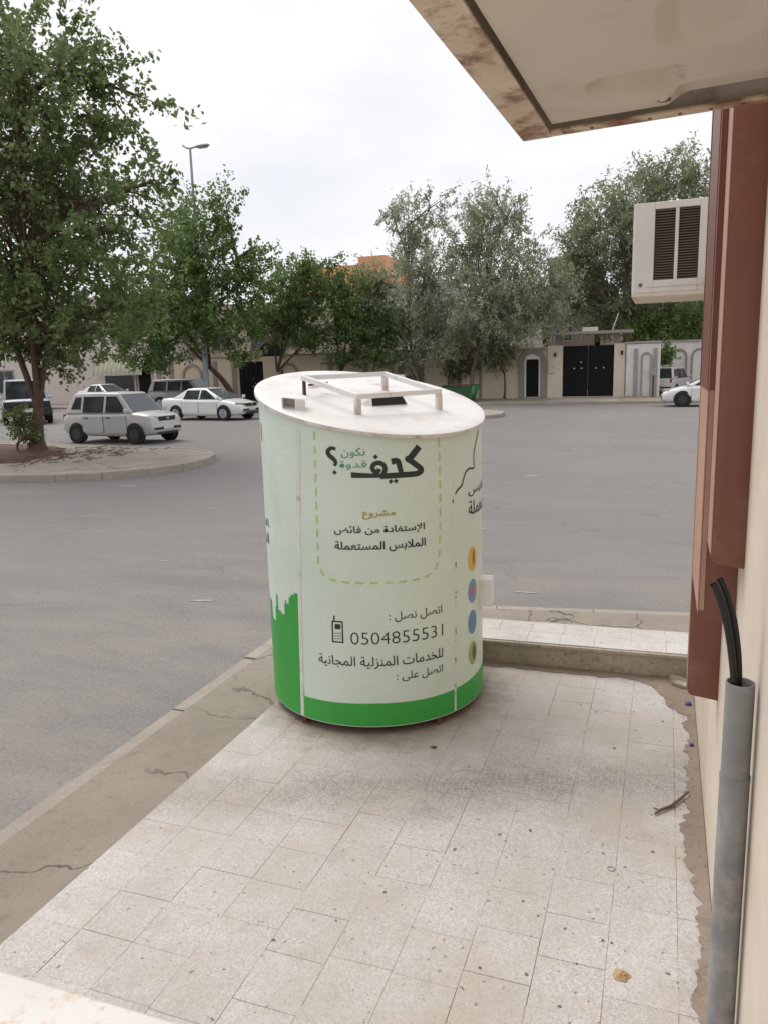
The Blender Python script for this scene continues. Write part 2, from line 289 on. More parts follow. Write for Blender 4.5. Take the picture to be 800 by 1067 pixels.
def mat_bin():
    """pale green printed sheet with a faint white interlaced rosette pattern"""
    m, t, b = mat_new('printed_sheet'); v = coords(t, 'Object')
    sx = N(t, 'ShaderNodeSeparateXYZ'); t.links.new(v, sx.inputs[0])
    ang = N(t, 'ShaderNodeMath', operation='ARCTAN2'); t.links.new(sx.outputs['X'], ang.inputs[0])
    t.links.new(mth(t, 'MULTIPLY', sx.outputs['Y'], -1), ang.inputs[1])
    u = mth(t, 'MULTIPLY', ang.outputs[0], .587); w = sx.outputs['Z']
    k = 2 * PI / .115
    def s_(x): return mth(t, 'SINE', x)
    uu, ww = mth(t, 'MULTIPLY', u, k), mth(t, 'MULTIPLY', w, k)
    a = mth(t, 'MULTIPLY', s_(uu), s_(ww))
    d1 = s_(mth(t, 'MULTIPLY', mth(t, 'ADD', uu, ww), 2)); d2 = s_(mth(t, 'MULTIPLY', mth(t, 'SUBTRACT', uu, ww), 2))
    p = mth(t, 'ABSOLUTE', mth(t, 'ADD', mth(t, 'MULTIPLY', a, 1.2), mth(t, 'MULTIPLY', d1, d2)))
    line = ramp(t, p, .22, .06)
    base = mix(t, ramp(t, noise(t, v, 2.3, 4), .35, .65), (.65, .74, .64), (.605, .70, .60))
    c = mix(t, mth(t, 'MULTIPLY', line, .30), base, (.77, .81, .745))
    c = mix(t, mth(t, 'MULTIPLY', ramp(t, noise(t, v, 40, 4, .7), .60, .75), .25), c, (.42, .46, .36))
    c = mix(t, mth(t, 'MULTIPLY', ramp(t, noise(t, v, 3.5, 6, .7, (1, 1, .25)), .60, .80), .35), c, (.47, .47, .36))
    t.links.new(c, b.inputs['Base Color']); b.inputs['Roughness'].default_value = .42
    bump(t, b, noise(t, v, 4, 3), .35, .03)
    return m

def mat_rusty(name, base, rust=(.22, .085, .03), lo=.58, hi=.70, scale=6, rough=.5):
    m, t, b = mat_new(name); v = coords(t, 'Object')
    c = mix(t, ramp(t, noise(t, v, 2.2, 4), .35, .68), base, tuple(x * .88 for x in base))
    c = mix(t, mth(t, 'MULTIPLY', ramp(t, noise(t, v, scale * .55, 7, .7), lo - .08, hi), .5), c, (.42, .28, .16))
    c = mix(t, mth(t, 'MULTIPLY', ramp(t, noise(t, v, scale, 8, .72), lo, hi), .9), c, rust)
    t.links.new(c, b.inputs['Base Color']); b.inputs['Roughness'].default_value = rough
    bump(t, b, noise(t, v, 45, 4), .2, .004)
    return m

MT = {}
MT['terrazzo'] = mat_terrazzo('terrazzo')
MT['terrazzo_pale'] = mat_terrazzo('terrazzo_pale', (.60, .58, .56), True)
MT['grout'] = mat_concrete('grout', (.36, .32, .275), (.29, .255, .215))
MT['asphalt'] = mat_asphalt()
MT['strip'] = mat_concrete('old_concrete', (.30, .255, .21), (.235, .198, .162), .35, crack=1.1, pits=.25)
MT['kerb'] = mat_concrete('kerb_concrete', (.37, .325, .28), (.29, .25, .21))
MT['stepface'] = mat_concrete('step_concrete', (.43, .37, .295), (.31, .255, .195), .6, pits=.6)
MT['island'] = mat_concrete('island_paving', (.36, .315, .26), (.28, .24, .20), crack=.5, pits=.2)
MT['farpave'] = mat_concrete('far_pavement', (.31, .26, .205), (.24, .20, .16))
MT['dirt'] = mat_concrete('dirt', (.29, .225, .18), (.215, .165, .13), .4, pits=.5)
MT['soil'] = mat_concrete('red_soil', (.115, .05, .03), (.07, .035, .024), .3)
MT['sand'] = mat_concrete('sand_dust', (.36, .31, .26), (.31, .27, .23), .3)
MT['ground'] = mat_concrete('ground', (.28, .24, .2), (.22, .19, .16))
MT['paintmark'] = M_('worn_paint', (.42, .40, .38), .8, dirt=(.25, .24, .23), dscale=9, drange=(.45, .65), space='World')
MT['ledge'] = M_('white_marble', (.64, .62, .605), .4, var=(.57, .545, .52), dirt=(.52, .33, .18), dscale=9, drange=(.55, .66), space='World')
MT['cream'] = M_('cream_plaster', (.70, .60, .50), .75, dirt=(.60, .50, .40), dscale=2.5, bscale=40, bstr=.08, space='World')
MT['cream_b'] = M_('cream_plaster_pale', (.74, .64, .55), .75, dirt=(.64, .54, .44), dscale=3, bscale=40, bstr=.06, space='World')
MT['brown'] = M_('brown_paint', (.205, .078, .052), .5, var=(.18, .067, .044), dirt=(.25, .125, .09), dscale=7, bscale=25, bstr=.12, space='World')
MT['brown_dk'] = M_('brown_panel_paint', (.17, .064, .046), .5, var=(.15, .056, .04), bscale=30, bstr=.1, space='World')
MT['peach'] = M_('peach_paint', (.46, .27, .20), .6, var=(.40, .23, .17), dirt=(.34, .20, .15), dscale=9, space='World')
MT['tray'] = mat_rusty('dirty_cream_enamel', (.66, .585, .49), lo=.62, hi=.76, scale=4.5)
MT['tray_rim'] = mat_rusty('rusted_cream_enamel', (.70, .59, .45), (.20, .075, .025), .49, .60, 7)
MT['black'] = M_('opening_shade', (.012, .012, .012), .7, bstr=0)  # black colour standing for the shade inside openings
MT['ac'] = M_('ac_casing', (.70, .68, .645), .45, dirt=(.60, .54, .46), dscale=5, bscale=8, bstr=.03)
MT['grille'] = M_('grille_plastic', (.17, .135, .10), .6, bstr=0)
MT['coil'] = M_('dark_coil', (.028, .02, .016), .7, bscale=200)
MT['pvc'] = M_('grey_pvc', (.27, .272, .272), .55, var=(.215, .218, .218), vscale=9, dirt=(.37, .35, .325), dscale=16, drange=(.48, .66), bscale=60, bstr=.35, space='World')
MT['hose'] = M_('black_hose', (.008, .008, .009), .5, bstr=.05)
MT['sheet'] = mat_bin()
MT['joint'] = M_('pale_joint_strip', (.70, .71, .66), .5, var=(.60, .61, .55), vscale=12, dirt=(.42, .38, .30), dscale=18, drange=(.58, .72))
MT['green'] = M_('green_print', (.042, .37, .055), .45, var=(.036, .32, .046), dirt=(.12, .37, .12), dscale=9, drange=(.66, .76), bscale=5, bstr=.1)
MT['ink'] = M_('dark_ink', (.022, .028, .022), .5, bstr=0)
MT['teal'] = M_('teal_ink', (.06, .27, .19), .5, bstr=0)
MT['gold'] = M_('gold_ink', (.44, .33, .06), .5, bstr=0)
MT['lime'] = M_('lime_ink', (.50, .60, .16), .5, bstr=0)
MT['yellow'] = M_('yellow_print', (.70, .45, .03), .5, bstr=0)
MT['red'] = M_('red_print', (.46, .10, .07), .5, bstr=0)
MT['pink'] = M_('pink_print', (.62, .16, .22), .5, bstr=0)
MT['blue'] = M_('blue_print', (.17, .27, .46), .5, var=(.13, .33, .42), bstr=0)
MT['blue2'] = M_('sea_blue_print', (.10, .27, .38), .5, var=(.14, .22, .40), bstr=0)
MT['olive'] = M_('olive_print', (.34, .42, .10), .5, bstr=0)
MT['indigo'] = M_('indigo_print', (.11, .10, .19), .5, bstr=0)
MT['lid'] = mat_rusty('white_enamel', (.80, .785, .77), (.36, .20, .10), .60, .76, 7, .38)
MT['lidedge'] = mat_rusty('white_enamel_rim', (.74, .71, .67), (.36, .19, .085), .50, .68, 9, .45)
MT['rust'] = M_('rust', (.20, .075, .03), .8, var=(.12, .045, .02), vscale=20)
MT['plaster'] = M_('tan_plaster', (.66, .555, .43), .85, var=(.58, .485, .37), vscale=.8, dirt=(.38, .28, .19), dscale=1.6, drange=(.60, .76), bscale=30, bstr=.3, space='World')
MT['plaster_p'] = M_('pale_cream_plaster', (.68, .60, .50), .85, var=(.61, .53, .43), vscale=.9, dirt=(.38, .30, .22), dscale=1.6, drange=(.58, .78), bscale=30, bstr=.3, space='World')
MT['plaster_w'] = M_('white_plaster', (.72, .69, .65), .85, var=(.62, .59, .55), vscale=.9, dirt=(.38, .34, .29), dscale=1.4, drange=(.58, .78), bscale=30, bstr=.3, space='World')
MT['pilaster'] = M_('grey_moulding', (.30, .26, .23), .8, var=(.25, .215, .19), vscale=2, bscale=30, bstr=.2, space='World')
MT['pilaster_w'] = M_('pale_grey_moulding', (.34, .33, .33), .8, var=(.28, .27, .27), vscale=2, space='World')
MT['gate'] = M_('black_gate_paint', (.010, .010, .012), .45, bscale=10, bstr=.1)
MT['slab'] = M_('slab_concrete', (.33, .31, .29), .85, dirt=(.22, .2, .18), space='World')
MT['pinkwall'] = M_('pinkish_render', (.62, .54, .51), .85, dirt=(.52, .44, .40), space='World')
MT['beige'] = M_('beige_render', (.50, .43, .34), .85, dirt=(.42, .35, .27), space='World')
MT['orange'] = M_('orange_render', (.72, .34, .17), .85, dirt=(.58, .32, .2), space='World')
MT['whitehouse'] = M_('whitewashed_render', (.60, .59, .58), .85, dirt=(.5, .48, .46), space='World')
MT['brownhouse'] = M_('brown_render', (.25, .19, .16), .85, space='World')
MT['winglass'] = M_('window_glass', (.03, .035, .04), .1, bstr=0)
MT['awn_a'] = M_('awning_cream', (.50, .47, .36), .8, bstr=0)
MT['awn_b'] = M_('awning_green', (.37, .37, .26), .8, bstr=0)
MT['pole'] = M_('galvanised_steel', (.34, .35, .36), .5, metal=.3, bscale=8)
MT['pole_b'] = M_('pole_blue_paint', (.30, .38, .44), .55, dirt=(.38, .36, .34))
MT['carwhite'] = M_('white_car_paint', (.74, .73, .71), .3, var=(.70, .69, .67), vscale=1, bstr=0, coat=.6)
MT['carsilver'] = M_('dusty_silver_paint', (.49, .49, .48), .38, var=(.43, .425, .41), vscale=1.4, bstr=0, metal=.15, coat=.4)
MT['cargrey'] = M_('grey_car_paint', (.30, .30, .30), .35, bstr=0, metal=.3, coat=.5)
MT['carblue'] = M_('pale_blue_truck_paint', (.36, .41, .47), .4, bstr=0)
MT['glass'] = M_('car_glass', (.012, .014, .015), .16, var=(.055, .06, .06), vscale=1.6, bstr=0)  # lighter mottling paints in the light seen through the cabin
MT['glass_lt'] = M_('windscreen_glass', (.085, .10, .105), .08, bstr=0)
MT['glass'].node_tree.nodes['Principled BSDF'].inputs['Specular IOR Level'].default_value = .10
MT['gate'].node_tree.nodes['Principled BSDF'].inputs['Specular IOR Level'].default_value = .12
MT['tyre'] = M_('tyre_rubber', (.013, .013, .013), .8, bstr=0)
MT['rim'] = M_('wheel_rim', (.42, .42, .43), .35, metal=.7, bstr=0)
MT['rim_dk'] = M_('dark_wheel_rim', (.03, .03, .03), .4, bstr=0)
MT['trim'] = M_('black_trim', (.018, .018, .019), .6, bstr=0)
MT['lamp'] = M_('headlamp_glass', (.30, .27, .25), .12, bstr=0)
MT['amber'] = M_('amber_lamp', (.55, .28, .12), .2, bstr=0)
MT['tail'] = M_('tail_lamp', (.35, .03, .02), .2, bstr=0)
MT['plate'] = M_('number_plate', (.62, .62, .60), .5, bstr=0)
MT['bark'] = M_('bark', (.115, .075, .05), .9, var=(.075, .05, .035), vscale=9, bscale=22, bstr=.8)
MT['bark_g'] = M_('pale_bark', (.20, .165, .13), .9, var=(.13, .105, .085), vscale=9, bscale=22, bstr=.8)
MT['leaf1'] = mat_leaf('dark_leaf', (.060, .092, .032), (.19, .25, .085))
MT['leaf2'] = mat_leaf('deep_green_leaf', (.055, .098, .03), (.175, .255, .07))
MT['leaf3'] = mat_leaf('grey_green_leaf', (.16, .18, .11), (.37, .40, .265), .4)
MT['leaf4'] = mat_leaf('olive_green_leaf', (.11, .135, .07), (.29, .32, .185), .4)
MT['twig'] = M_('dry_twig', (.14, .075, .045), .8)
MT['dryleaf'] = M_('dry_leaf', (.46, .31, .15), .7, var=(.36, .22, .1), vscale=14)
MT['pebble'] = M_('dark_pebble', (.17, .13, .105), .8)
MT['bluecap'] = M_('blue_plastic', (.02, .05, .25), .4)
MT['shard'] = M_('off_white_shard', (.50, .45, .38), .5)
MT['dump'] = M_('green_dumpster_paint', (.035, .115, .035), .55, dirt=(.07, .12, .05))
MT['dump_s'] = M_('bright_green_dumpster_paint', (.05, .26, .08), .55, dirt=(.07, .2, .07))
MT['dump_l'] = M_('dumpster_waste', (.16, .075, .04), .8, vscale=3)
# ------------------------------------------------------------------ the setting: ground, road, paving
def sheet(name, poly, z, mat, kind='structure', parent=None):
    mb = MB(); mb.add([(x, y, z) for x, y in poly], [tuple(range(len(poly)))])
    o = mb.build(name, mat, parent)
    if parent is None: o['kind'] = kind
    return o
def slab(name, poly, z0, z1, mat, kind='structure', bevel=0):
    a = sum(poly[i][0] * poly[(i + 1) % len(poly)][1] - poly[(i + 1) % len(poly)][0] * poly[i][1] for i in range(len(poly)))
    if a < 0: poly = poly[::-1]
    o = MB().prism(poly, z0, z1).build(name, mat, bevel=bevel); o['kind'] = kind
    return o

sheet('ground', [(-900, -900), (900, -900), (900, 900), (-900, 900)], -.05, MT['ground'])
sheet('road', [(-120, -30), (60, -30), (60, 60), (-120, 60)], 0, MT['asphalt'])

# near pavement: concrete strip along the road, its kerb, and the terrazzo terrace
KX = -2.57                                                    # outer kerb line
strip = slab('pavement', [(KX + .112, -12), (.25, -12), (.25, 5.815), (-1.1, 5.63), (-1.9, 5.52), (-2.2, 5.40), (-2.40, 5.2), (KX + .112, 4.8)], -.04, .245, MT['strip'])
kerb_mesh = {}
def kerb_block(p, q, parent, w=.11, z=.235, mat='kerb', zb=-.04):
    p, q = Vector((*p, 0)), Vector((*q, 0)); d = q - p; L = d.length; a = math.atan2(d.y, d.x)
    key = (round(L, 2), w, z, mat)
    if key not in kerb_mesh:
        mb = MB(); g = .006; c = .018
        sec = [(0, zb), (w, zb), (w, z - c * .4), (w - c * .4, z), (c, z), (0, z - c)]
        v = []; n = len(sec)
        for x in (g, L - g):
            v += [(x, -y if False else y, zz) for y, zz in sec]
        f = [tuple(range(n))[::-1], tuple(range(n, 2 * n))] + [(i, (i + 1) % n, n + (i + 1) % n, n + i) for i in range(n)]
        mb.add(v, f); o = mb.build('kerb_stone', MT[mat], parent, smooth='fix')
        for pl in o.data.polygons: pl.use_smooth = False
        kerb_mesh[key] = o.data
    else:
        o = link('kerb_stone', kerb_mesh[key], None, parent)
    o.location = p + Vector((0, 0, random.uniform(-.006, .006))); o.rotation_euler = (0, random.uniform(-.002, .002), a + random.uniform(-.004, .004))
    return o
y = -3.0
while y < 4.8:                                                 # along the side road; road on the left
    kerb_block((KX, y + .8), (KX, y), strip); y += .8
arc = [(KX, 4.8), (-2.53, 5.10), (-2.40, 5.36), (-2.18, 5.54), (-1.9, 5.64)]
for a, b_ in zip(arc[:-1], arc[1:]): kerb_block(b_, a, strip)
x = -1.9
def ky(x): return 5.64 + (x + 1.9) * .137
while x < .25:
    kerb_block((x + .72, ky(x + .72)), (x, ky(x)), strip); x += .72

TZ = .30
slab('terrace', [(-1.960, -3), (.205, -3), (.205, 4.42), (-1.960, 4.42)], -.04, TZ - .004, MT['grout'])
terr = bpy.data.objects['terrace']
CX_ = [-1.955, -1.752, -1.548, -1.336, -1.124, -.918, -.714, -.511, -.309, -.105, .1, .203]
tile_mesh = {}
def tile(w, l, parent, mat, cx, cy, z, name='tile'):
    key = (round(w, 3), round(l, 2), mat, random.randint(0, 2))
    if key not in tile_mesh:
        g, c = ((.0001, .0001), (.0003, .0004), (.0006, .0008))[key[3]]; x0, x1, y0, y1 = -w / 2 + g, w / 2 - g, -l / 2 + g, l / 2 - g
        r = [random.uniform(0, .0012) for _ in range(4)]
        v = [(x0 + r[0], y0, -.02), (x1, y0 + r[1] * .5, -.02), (x1 - r[2] * .4, y1, -.02), (x0, y1 - r[3] * .5, -.02)]
        v += [(a, b_, -c) for a, b_, _ in v] + [(a + math.copysign(c, -a), b_ + math.copysign(c, -b_), 0) for a, b_, _ in v]
        f = [(8, 9, 10, 11)] + [(i, (i + 1) % 4, 4 + (i + 1) % 4, 4 + i) for i in range(4)] + [(4 + i, 4 + (i + 1) % 4, 8 + (i + 1) % 4, 8 + i) for i in range(4)]
        o = MB().add(v, f).build(name, MT[mat], parent); tile_mesh[key] = o.data
    else: o = link(name, tile_mesh[key], None, parent)
    o.location = (cx, cy, z + random.uniform(-.0006, .0006)); o.rotation_euler = (random.uniform(-.003, .003), random.uniform(-.003, .003), 0)
    return o
offs = [.15, .155, .155, .15, .06, .10, .094, .17, .10, .0, .0]
for i in range(11):
    x0, x1 = CX_[i], CX_[i + 1]
    y0 = 1.0 + offs[i] - .2
    while y0 < 4.4:
        a, b_ = max(y0, 1.0), min(y0 + .2, 4.395)
        if b_ - a > .03: tile(x1 - x0, b_ - a, terr, 'terrazzo', (x0 + x1) / 2, (a + b_) / 2, TZ)
        y0 += .2
# raised step at the end of the terrace
step = slab('step', [(-1.14, 4.40), (.2, 4.44), (.2, 4.86), (-1.14, 4.78)], .0, .442, MT['stepface'])
MB().prism([(-1.15, 4.376), (.2, 4.42), (.2, 4.443), (-1.15, 4.399)], .428, .447).build('nosing', MT['stepface'], step, bevel=.003)
for j in range(2):
    for i in range(7):
        xx = -1.04 + i * .2
        if xx > .2: continue
        w = min(.2, .2 - (xx - .1)) if xx + .1 > .2 else .2
        o = tile(w, .185, step, 'terrazzo_pale', xx - (.2 - w) / 2, 4.50 + j * .187 + (xx + 1.1) * .034, .45); o.rotation_euler.z = .034
slab('landing', [(-4, -2.5), (-.2, -2.5), (-.2, 1.288), (-4, 1.255)], .02, .60, MT['ledge'], bevel=.008)

# red median island on the left with its kerb stones
isl = [(-26, 10.9), (-14, 11.62), (-12.72, 11.94), (-11.54, 12.2), (-10.72, 12.62), (-10.1, 13.3), (-9.8, 14.1), (-9.83, 15.07), (-10.15, 16.0), (-10.75, 16.75), (-11.6, 17.2), (-13.2, 17.35), (-16.9, 18.0), (-20, 18.7), (-30, 20.5)]
inset = []
for i, p in enumerate(isl):
    a, c = Vector(isl[max(i - 1, 0)]), Vector(isl[min(i + 1, len(isl) - 1)]); d = (c - a).normalized()
    inset.append((p[0] - d.y * .14, p[1] + d.x * .14))
med = slab('traffic_island', inset + [(-30, 14), ], -.02, .15, MT['island'])
for a, b_ in zip(isl[:-1], isl[1:]):
    A, B = Vector(a), Vector(b_); n = max(1, round((B - A).length / 1.0))
    for k in range(n):
        kerb_block(A.lerp(B, k / n), A.lerp(B, (k + 1) / n), med, .15, .165, 'kerb')
soil = [(-20, 18.1), (-18.7, 17.9), (-17.6, 17.6), (-16.3, 17.3), (-15.2, 16.6), (-14.55, 15.6), (-14.3, 14.6), (-14.0, 13.95), (-14.5, 13.6), (-15.5, 13.5), (-20, 12.8)]
bm = MB(); pts = []
for i, p in enumerate(soil): pts.append((p[0] + random.uniform(-.1, .1), p[1] + random.uniform(-.1, .1), .155))
bm.add(pts + [(-17, 15.6, .24)], [(i, (i + 1) % len(pts), len(pts)) for i in range(len(pts))])
bm.build('soil', MT['soil'], med)
lit = MB()
for k in range(150):                                          # dry litter raked round the tree foot
    p = Vector((random.gauss(-14.1, .9), random.gauss(15.2, 1.1), .17)); a = random.uniform(0, PI); L = random.uniform(.05, .35)
    lit.bar(p, p + Vector((math.cos(a) * L, math.sin(a) * L, random.uniform(0, .04))), .02, .015)
lit.build('leaf_litter', MT['twig'], None, kind='stuff')
# second, small island beyond the bin
slab('small_island', [(-12, 30.6), (-7, 29.55), (-6.45, 29.75), (-6.1, 30.6), (-6.3, 32.2), (-7.2, 33.2), (-12, 34.5)], -.02, .15, MT['island'], bevel=.03)
# pavement along the far wall
fp = slab('far_pavement', [(-80, 41.32), (30, 39.42), (30, 56), (-80, 56)], -.02, .11, MT['farpave'])
for i in range(44):
    x = -40 + i
    kerb_block((x, 40.5 - .0173 * (x + 40)), (x + 1, 40.5 - .0173 * (x + 40) - .017), fp, .15, .125, 'kerb')
sheet('gate_apron', [(-5.9, 40.05), (-2.2, 39.98), (-2.4, 44.9), (-5.7, 44.9)], .116, MT['sand'])

# thin dust drifts, worn paint and patches lying on the asphalt
def blob(cx, cy, rx, ry, rot=0, n=22, am=.3, seed=0):
    o = []
    for k in range(n):
        a = 2 * PI * k / n; q = 1 + am * mnoise.noise((math.cos(a) * 1.7 + seed, math.sin(a) * 1.7, seed * 3.1)) * 2
        x_, y_ = rx * q * math.cos(a), ry * q * math.sin(a)
        o.append((cx + x_ * math.cos(rot) - y_ * math.sin(rot), cy + x_ * math.sin(rot) + y_ * math.cos(rot)))
    return o
pm = MB()
for (px, py, L, w, a) in [(-5.86, 12.4, .4, .06, .5), (-8.2, 9.2, .25, .05, .5), (-5.3, 7.1, .16, .035, .7), (-4.0, 5.9, .2, .04, .35), (-.62, 31.6, .8, .16, 2.6), (-.35, 31.25, .9, .14, .15), (-3.3, 32.3, 1.2, .10, .04), (-1.15, 6.9, .3, .03, .03), (-2.2, 9.6, .25, .06, .3), (-2.3, 14.5, .3, .08, .2), (-9.6, 12.0, .3, .1, .2), (-6.6, 10.2, .3, .05, .4)]:
    pm.add([(*p, .004) for p in blob(px, py, L / 2, w / 2, a, 14, .35, px)], [tuple(range(14))])
pm.build('worn_road_paint', MT['paintmark'], kind='structure')
# packed dirt where the terrace tiles end against the wall, with a ragged edge
dm = MB(); ys = np.arange(1.3, 4.44, .011); v = []
for q in ys:
    e = .150 + .045 * mnoise.noise((q * 2.3, .3, 1)) + .035 * mnoise.noise((q * 9, 2, 1)) + .022 * mnoise.noise((q * 27, 5, 2)) + .012 * mnoise.noise((q * 70, 5, 2))
    if q > 3.95: e -= (q - 3.95) * .40
    if q > 4.3: e -= (q - 4.3) * 1.4
    v += [(min(e, .203), q, TZ + .003), (.206, q, TZ + .012)]
dm.add(v, [(2 * i, 2 * i + 1, 2 * i + 3, 2 * i + 2) for i in range(len(ys) - 1)]).build('wall_foot_dirt', MT['dirt'], kind='stuff')
dm = MB(); xs = np.arange(-1.0, .2, .03); v = []
for q in xs:
    y1 = 4.386 + (q + 1.0) * .033; v += [(q, y1 - .035 - .04 * (mnoise.noise((q * 8, 7, 1)) + .5) * (1 + max(0, q + .2)), TZ + .003), (q, y1 + .012, TZ + .010)]
dm.add(v, [(2 * i, 2 * i + 2, 2 * i + 3, 2 * i + 1) for i in range(len(xs) - 1)]).build('step_foot_dirt', MT['dirt'], kind='stuff')

# ------------------------------------------------------------------ the near building on the right
WX = .208
shop = thing('building', 'cream plastered building with a brown pilaster, filling the right edge beside the terrace', 'building', (WX, 1.5, 0))
def L_(mb, dx=WX, dy=1.5):                                   # world coords -> child of the building
    mb.v = [(x - dx, y - dy, z) for x, y, z in mb.v]; return mb
L_(MB().box(WX, 6, -4, 4.5, -.04, 5.2)).build('wall', MT['cream'], shop)
L_(MB().box(WX - .012, WX + .05, -4, 1.22, -.04, 5.19)).build('wall_strip', MT['cream_b'], shop, bevel=.004)
PX = .108
# stepped pilaster: three blocks, each further one reaching lower
for (y0, y1, zb, x0, mat) in [(2.10, 2.252, 1.575, .128, 'brown'), (2.254, 2.682, 1.372, .112, 'brown'), (2.684, 2.725, .958, .110, 'brown')]:
    mb = MB(); zt = 5.0; c = .012
    # front face and wall-side in brown; curved nick at the lower front corner
    prof = [(x0, zb + .016), (x0 + .004, zb + .005), (x0 + .012, zb), (WX + .01, zb - .012), (WX + .01, zt), (x0, zt)]
    n = len(prof)
    mb.add([(x, y0, z) for x, z in prof] + [(x, y1, z) for x, z in prof], [tuple(range(n))[::-1], tuple(range(n, 2 * n))] + [(i, (i + 1) % n, n + (i + 1) % n, n + i) for i in range(n)])
    L_(mb).build('pilaster_block', MT[mat], shop, smooth='fix', bevel=.003)
    for p in shop.children[-1].data.polygons: p.use_smooth = False
# peach outer side of the pilaster, 2 mm proud, and the darker brown inset higher up
L_(MB().box(.1255, .1278, 2.1005, 2.252, 1.60, 4.99)).build('side_facing', MT['peach'], shop)
L_(MB().box(.1125, .1250, 2.2525, 2.2535, 2.016, 4.99)).build('step_facing', MT['brown_dk'], shop)
L_(MB().box(.1125, .1250, 2.2525, 2.2535, 1.40, 2.014)).build('step_facing', MT['peach'], shop)
L_(MB().box(.1085, .1115, 2.2545, 2.682, 1.392, 4.99)).build('side_facing', MT['peach'], shop)
L_(MB().box(.1065, .1098, 2.6845, 2.722, .98, 4.99)).build('side_facing', MT['peach'], shop)
L_(MB().box(.1065, .1083, 2.256, 2.68, 2.015, 4.98)).build('brown_panel', MT['brown_dk'], shop)
L_(MB().box(.1045, .1063, 2.686, 2.72, 2.015, 4.98)).build('brown_panel', MT['brown_dk'], shop)

# grey conduit with two black hoses
cond = thing('conduit_pipe', 'grey plastic conduit pipe standing against the cream wall', 'pipe', (.172, 1.68, .3))
def ringpipe(mb, r0, r1, z0, z1, n=28):
    mb.lathe([(r0, z0), (r0, z1), (r1, z1), (r1, z0)], n); mb.f = [q for q in mb.f if len(q) == 4]; return mb
ringpipe(MB(), .029, .0262, 0, 1.127).build('pipe', MT['pvc'], cond, smooth=True)
ringpipe(MB(), .0304, .0288, .0, .915).build('socket', MT['pvc'], cond, smooth=True)
ringpipe(MB(), .0312, .0303, .905, .915).build('socket_rim', MT['pvc'], cond, smooth=True)
for lab, p in (('left one of two black hoses rising from the grey pipe', [(.155, 1.672, .35), (.158, 1.672, 1.3), (.160, 1.672, 1.40), (.154, 1.674, 1.47), (.140, 1.675, 1.55), (.122, 1.676, 1.61), (.1085, 1.677, 1.638)]),
               ('right one of two black hoses, behind the other at the grey pipe', [(.168, 1.69, .35), (.171, 1.69, 1.3), (.170, 1.69, 1.40), (.165, 1.69, 1.48), (.152, 1.69, 1.56), (.136, 1.69, 1.615), (.122, 1.69, 1.646)])):
    h = thing('hose', lab, 'hose', (p[0][0], p[0][1], p[0][2]), group='black hoses in the conduit')
    # smooth the run
    P = [Vector(q) - Vector(p[0]) for q in p]; Q = []
    for i in range(len(P) - 1):
        a, b_, c, d = P[max(i - 1, 0)], P[i], P[i + 1], P[min(i + 2, len(P) - 1)]
        for k in range(5):
            s = k / 5; Q.append(.5 * ((2 * b_) + (c - a) * s + (2 * a - 5 * b_ + 4 * c - d) * s * s + (3 * b_ - a - 3 * c + d) * s ** 3))
    Q.append(P[-1])
    mb = MB().tube(Q, .0074, 12, cap=False); k = len(mb.v)
    MB.build(mb, 'tube', MT['hose'], h, smooth=True)
    d = (Q[-1] - Q[-2]).normalized()
    MB().tube([Q[-1] - d * .004, Q[-1] - d * .003], .0070, 12).build('bore', MT['black'], h)  # black disc painting the shade inside the hose end

# window air conditioner sticking out beyond the pilaster
AY, AZ0, AZ1, AX0 = 4.0, 2.395, 2.822, -.165
ac = thing('air_conditioner', 'white window air conditioner with louvred side, beyond the brown pilaster', 'air conditioner', (AX0, AY, AZ0))
W_, D_, H_ = .55, .46, AZ1 - AZ0
def acslot(u0, u1, w0, w1): return (u0, u1, w0, w1)
# casing: front (-Y) face built as frame round two grille openings
mb = MB(); o1 = (.092, .182); o2 = (.198, .288); zb_, zt_ = .075, .395
mb.box(0, W_, .012, D_, 0.02, H_ - .012)
mb.v = [(x, y_ + .02, z) for x, y_, z in mb.v]
mb.build('core', MT['coil'], ac)
mb = MB()
mb.box(0, o1[0], 0, .03, .018, H_); mb.box(o1[1], o2[0], 0, .03, zb_, zt_); mb.box(o2[1], W_, 0, .03, .018, H_)
mb.box(o1[0], o2[1], 0, .03, zt_, H_); mb.box(o1[0], o2[1], 0, .03, .018, zb_)
mb.box(-.006, W_, .0302, D_, H_ - .011, H_ + .003); mb.box(-.006, .0005, .0302, D_, .018, H_ - .0112)
mb.build('casing', MT['ac'], ac, bevel=.004)
for (a, b_) in (o1, o2):
    for k in range(27):
        z = zb_ + .006 + k * (zt_ - zb_ - .010) / 26
        Mx = Matrix.Translation((0, .016, z)) @ Matrix.Rotation(.5, 4, 'X')
        MB().box(a, b_, -.008, .008, -.0014, .0014, Mx).build('louvre', MT['grille'], ac)
MB().box(.06, W_, -.006, .0, .045, .052).build('trim_line', MT['ac'], ac, bevel=.002)
MB().box(-.004, W_, -.006, D_, .0, .0175).build('base_tray', MT['tray'], ac, bevel=.003)
MB().box(.01, .05, -.009, .03, -.014, -.0005).build('foot', MT['tray_rim'], ac, bevel=.002)
MB().lathe([(.009, -.006), (.009, 0.001)], 14, 'y', (.035, 0, .055)).build('knob', MT['grille'], ac)

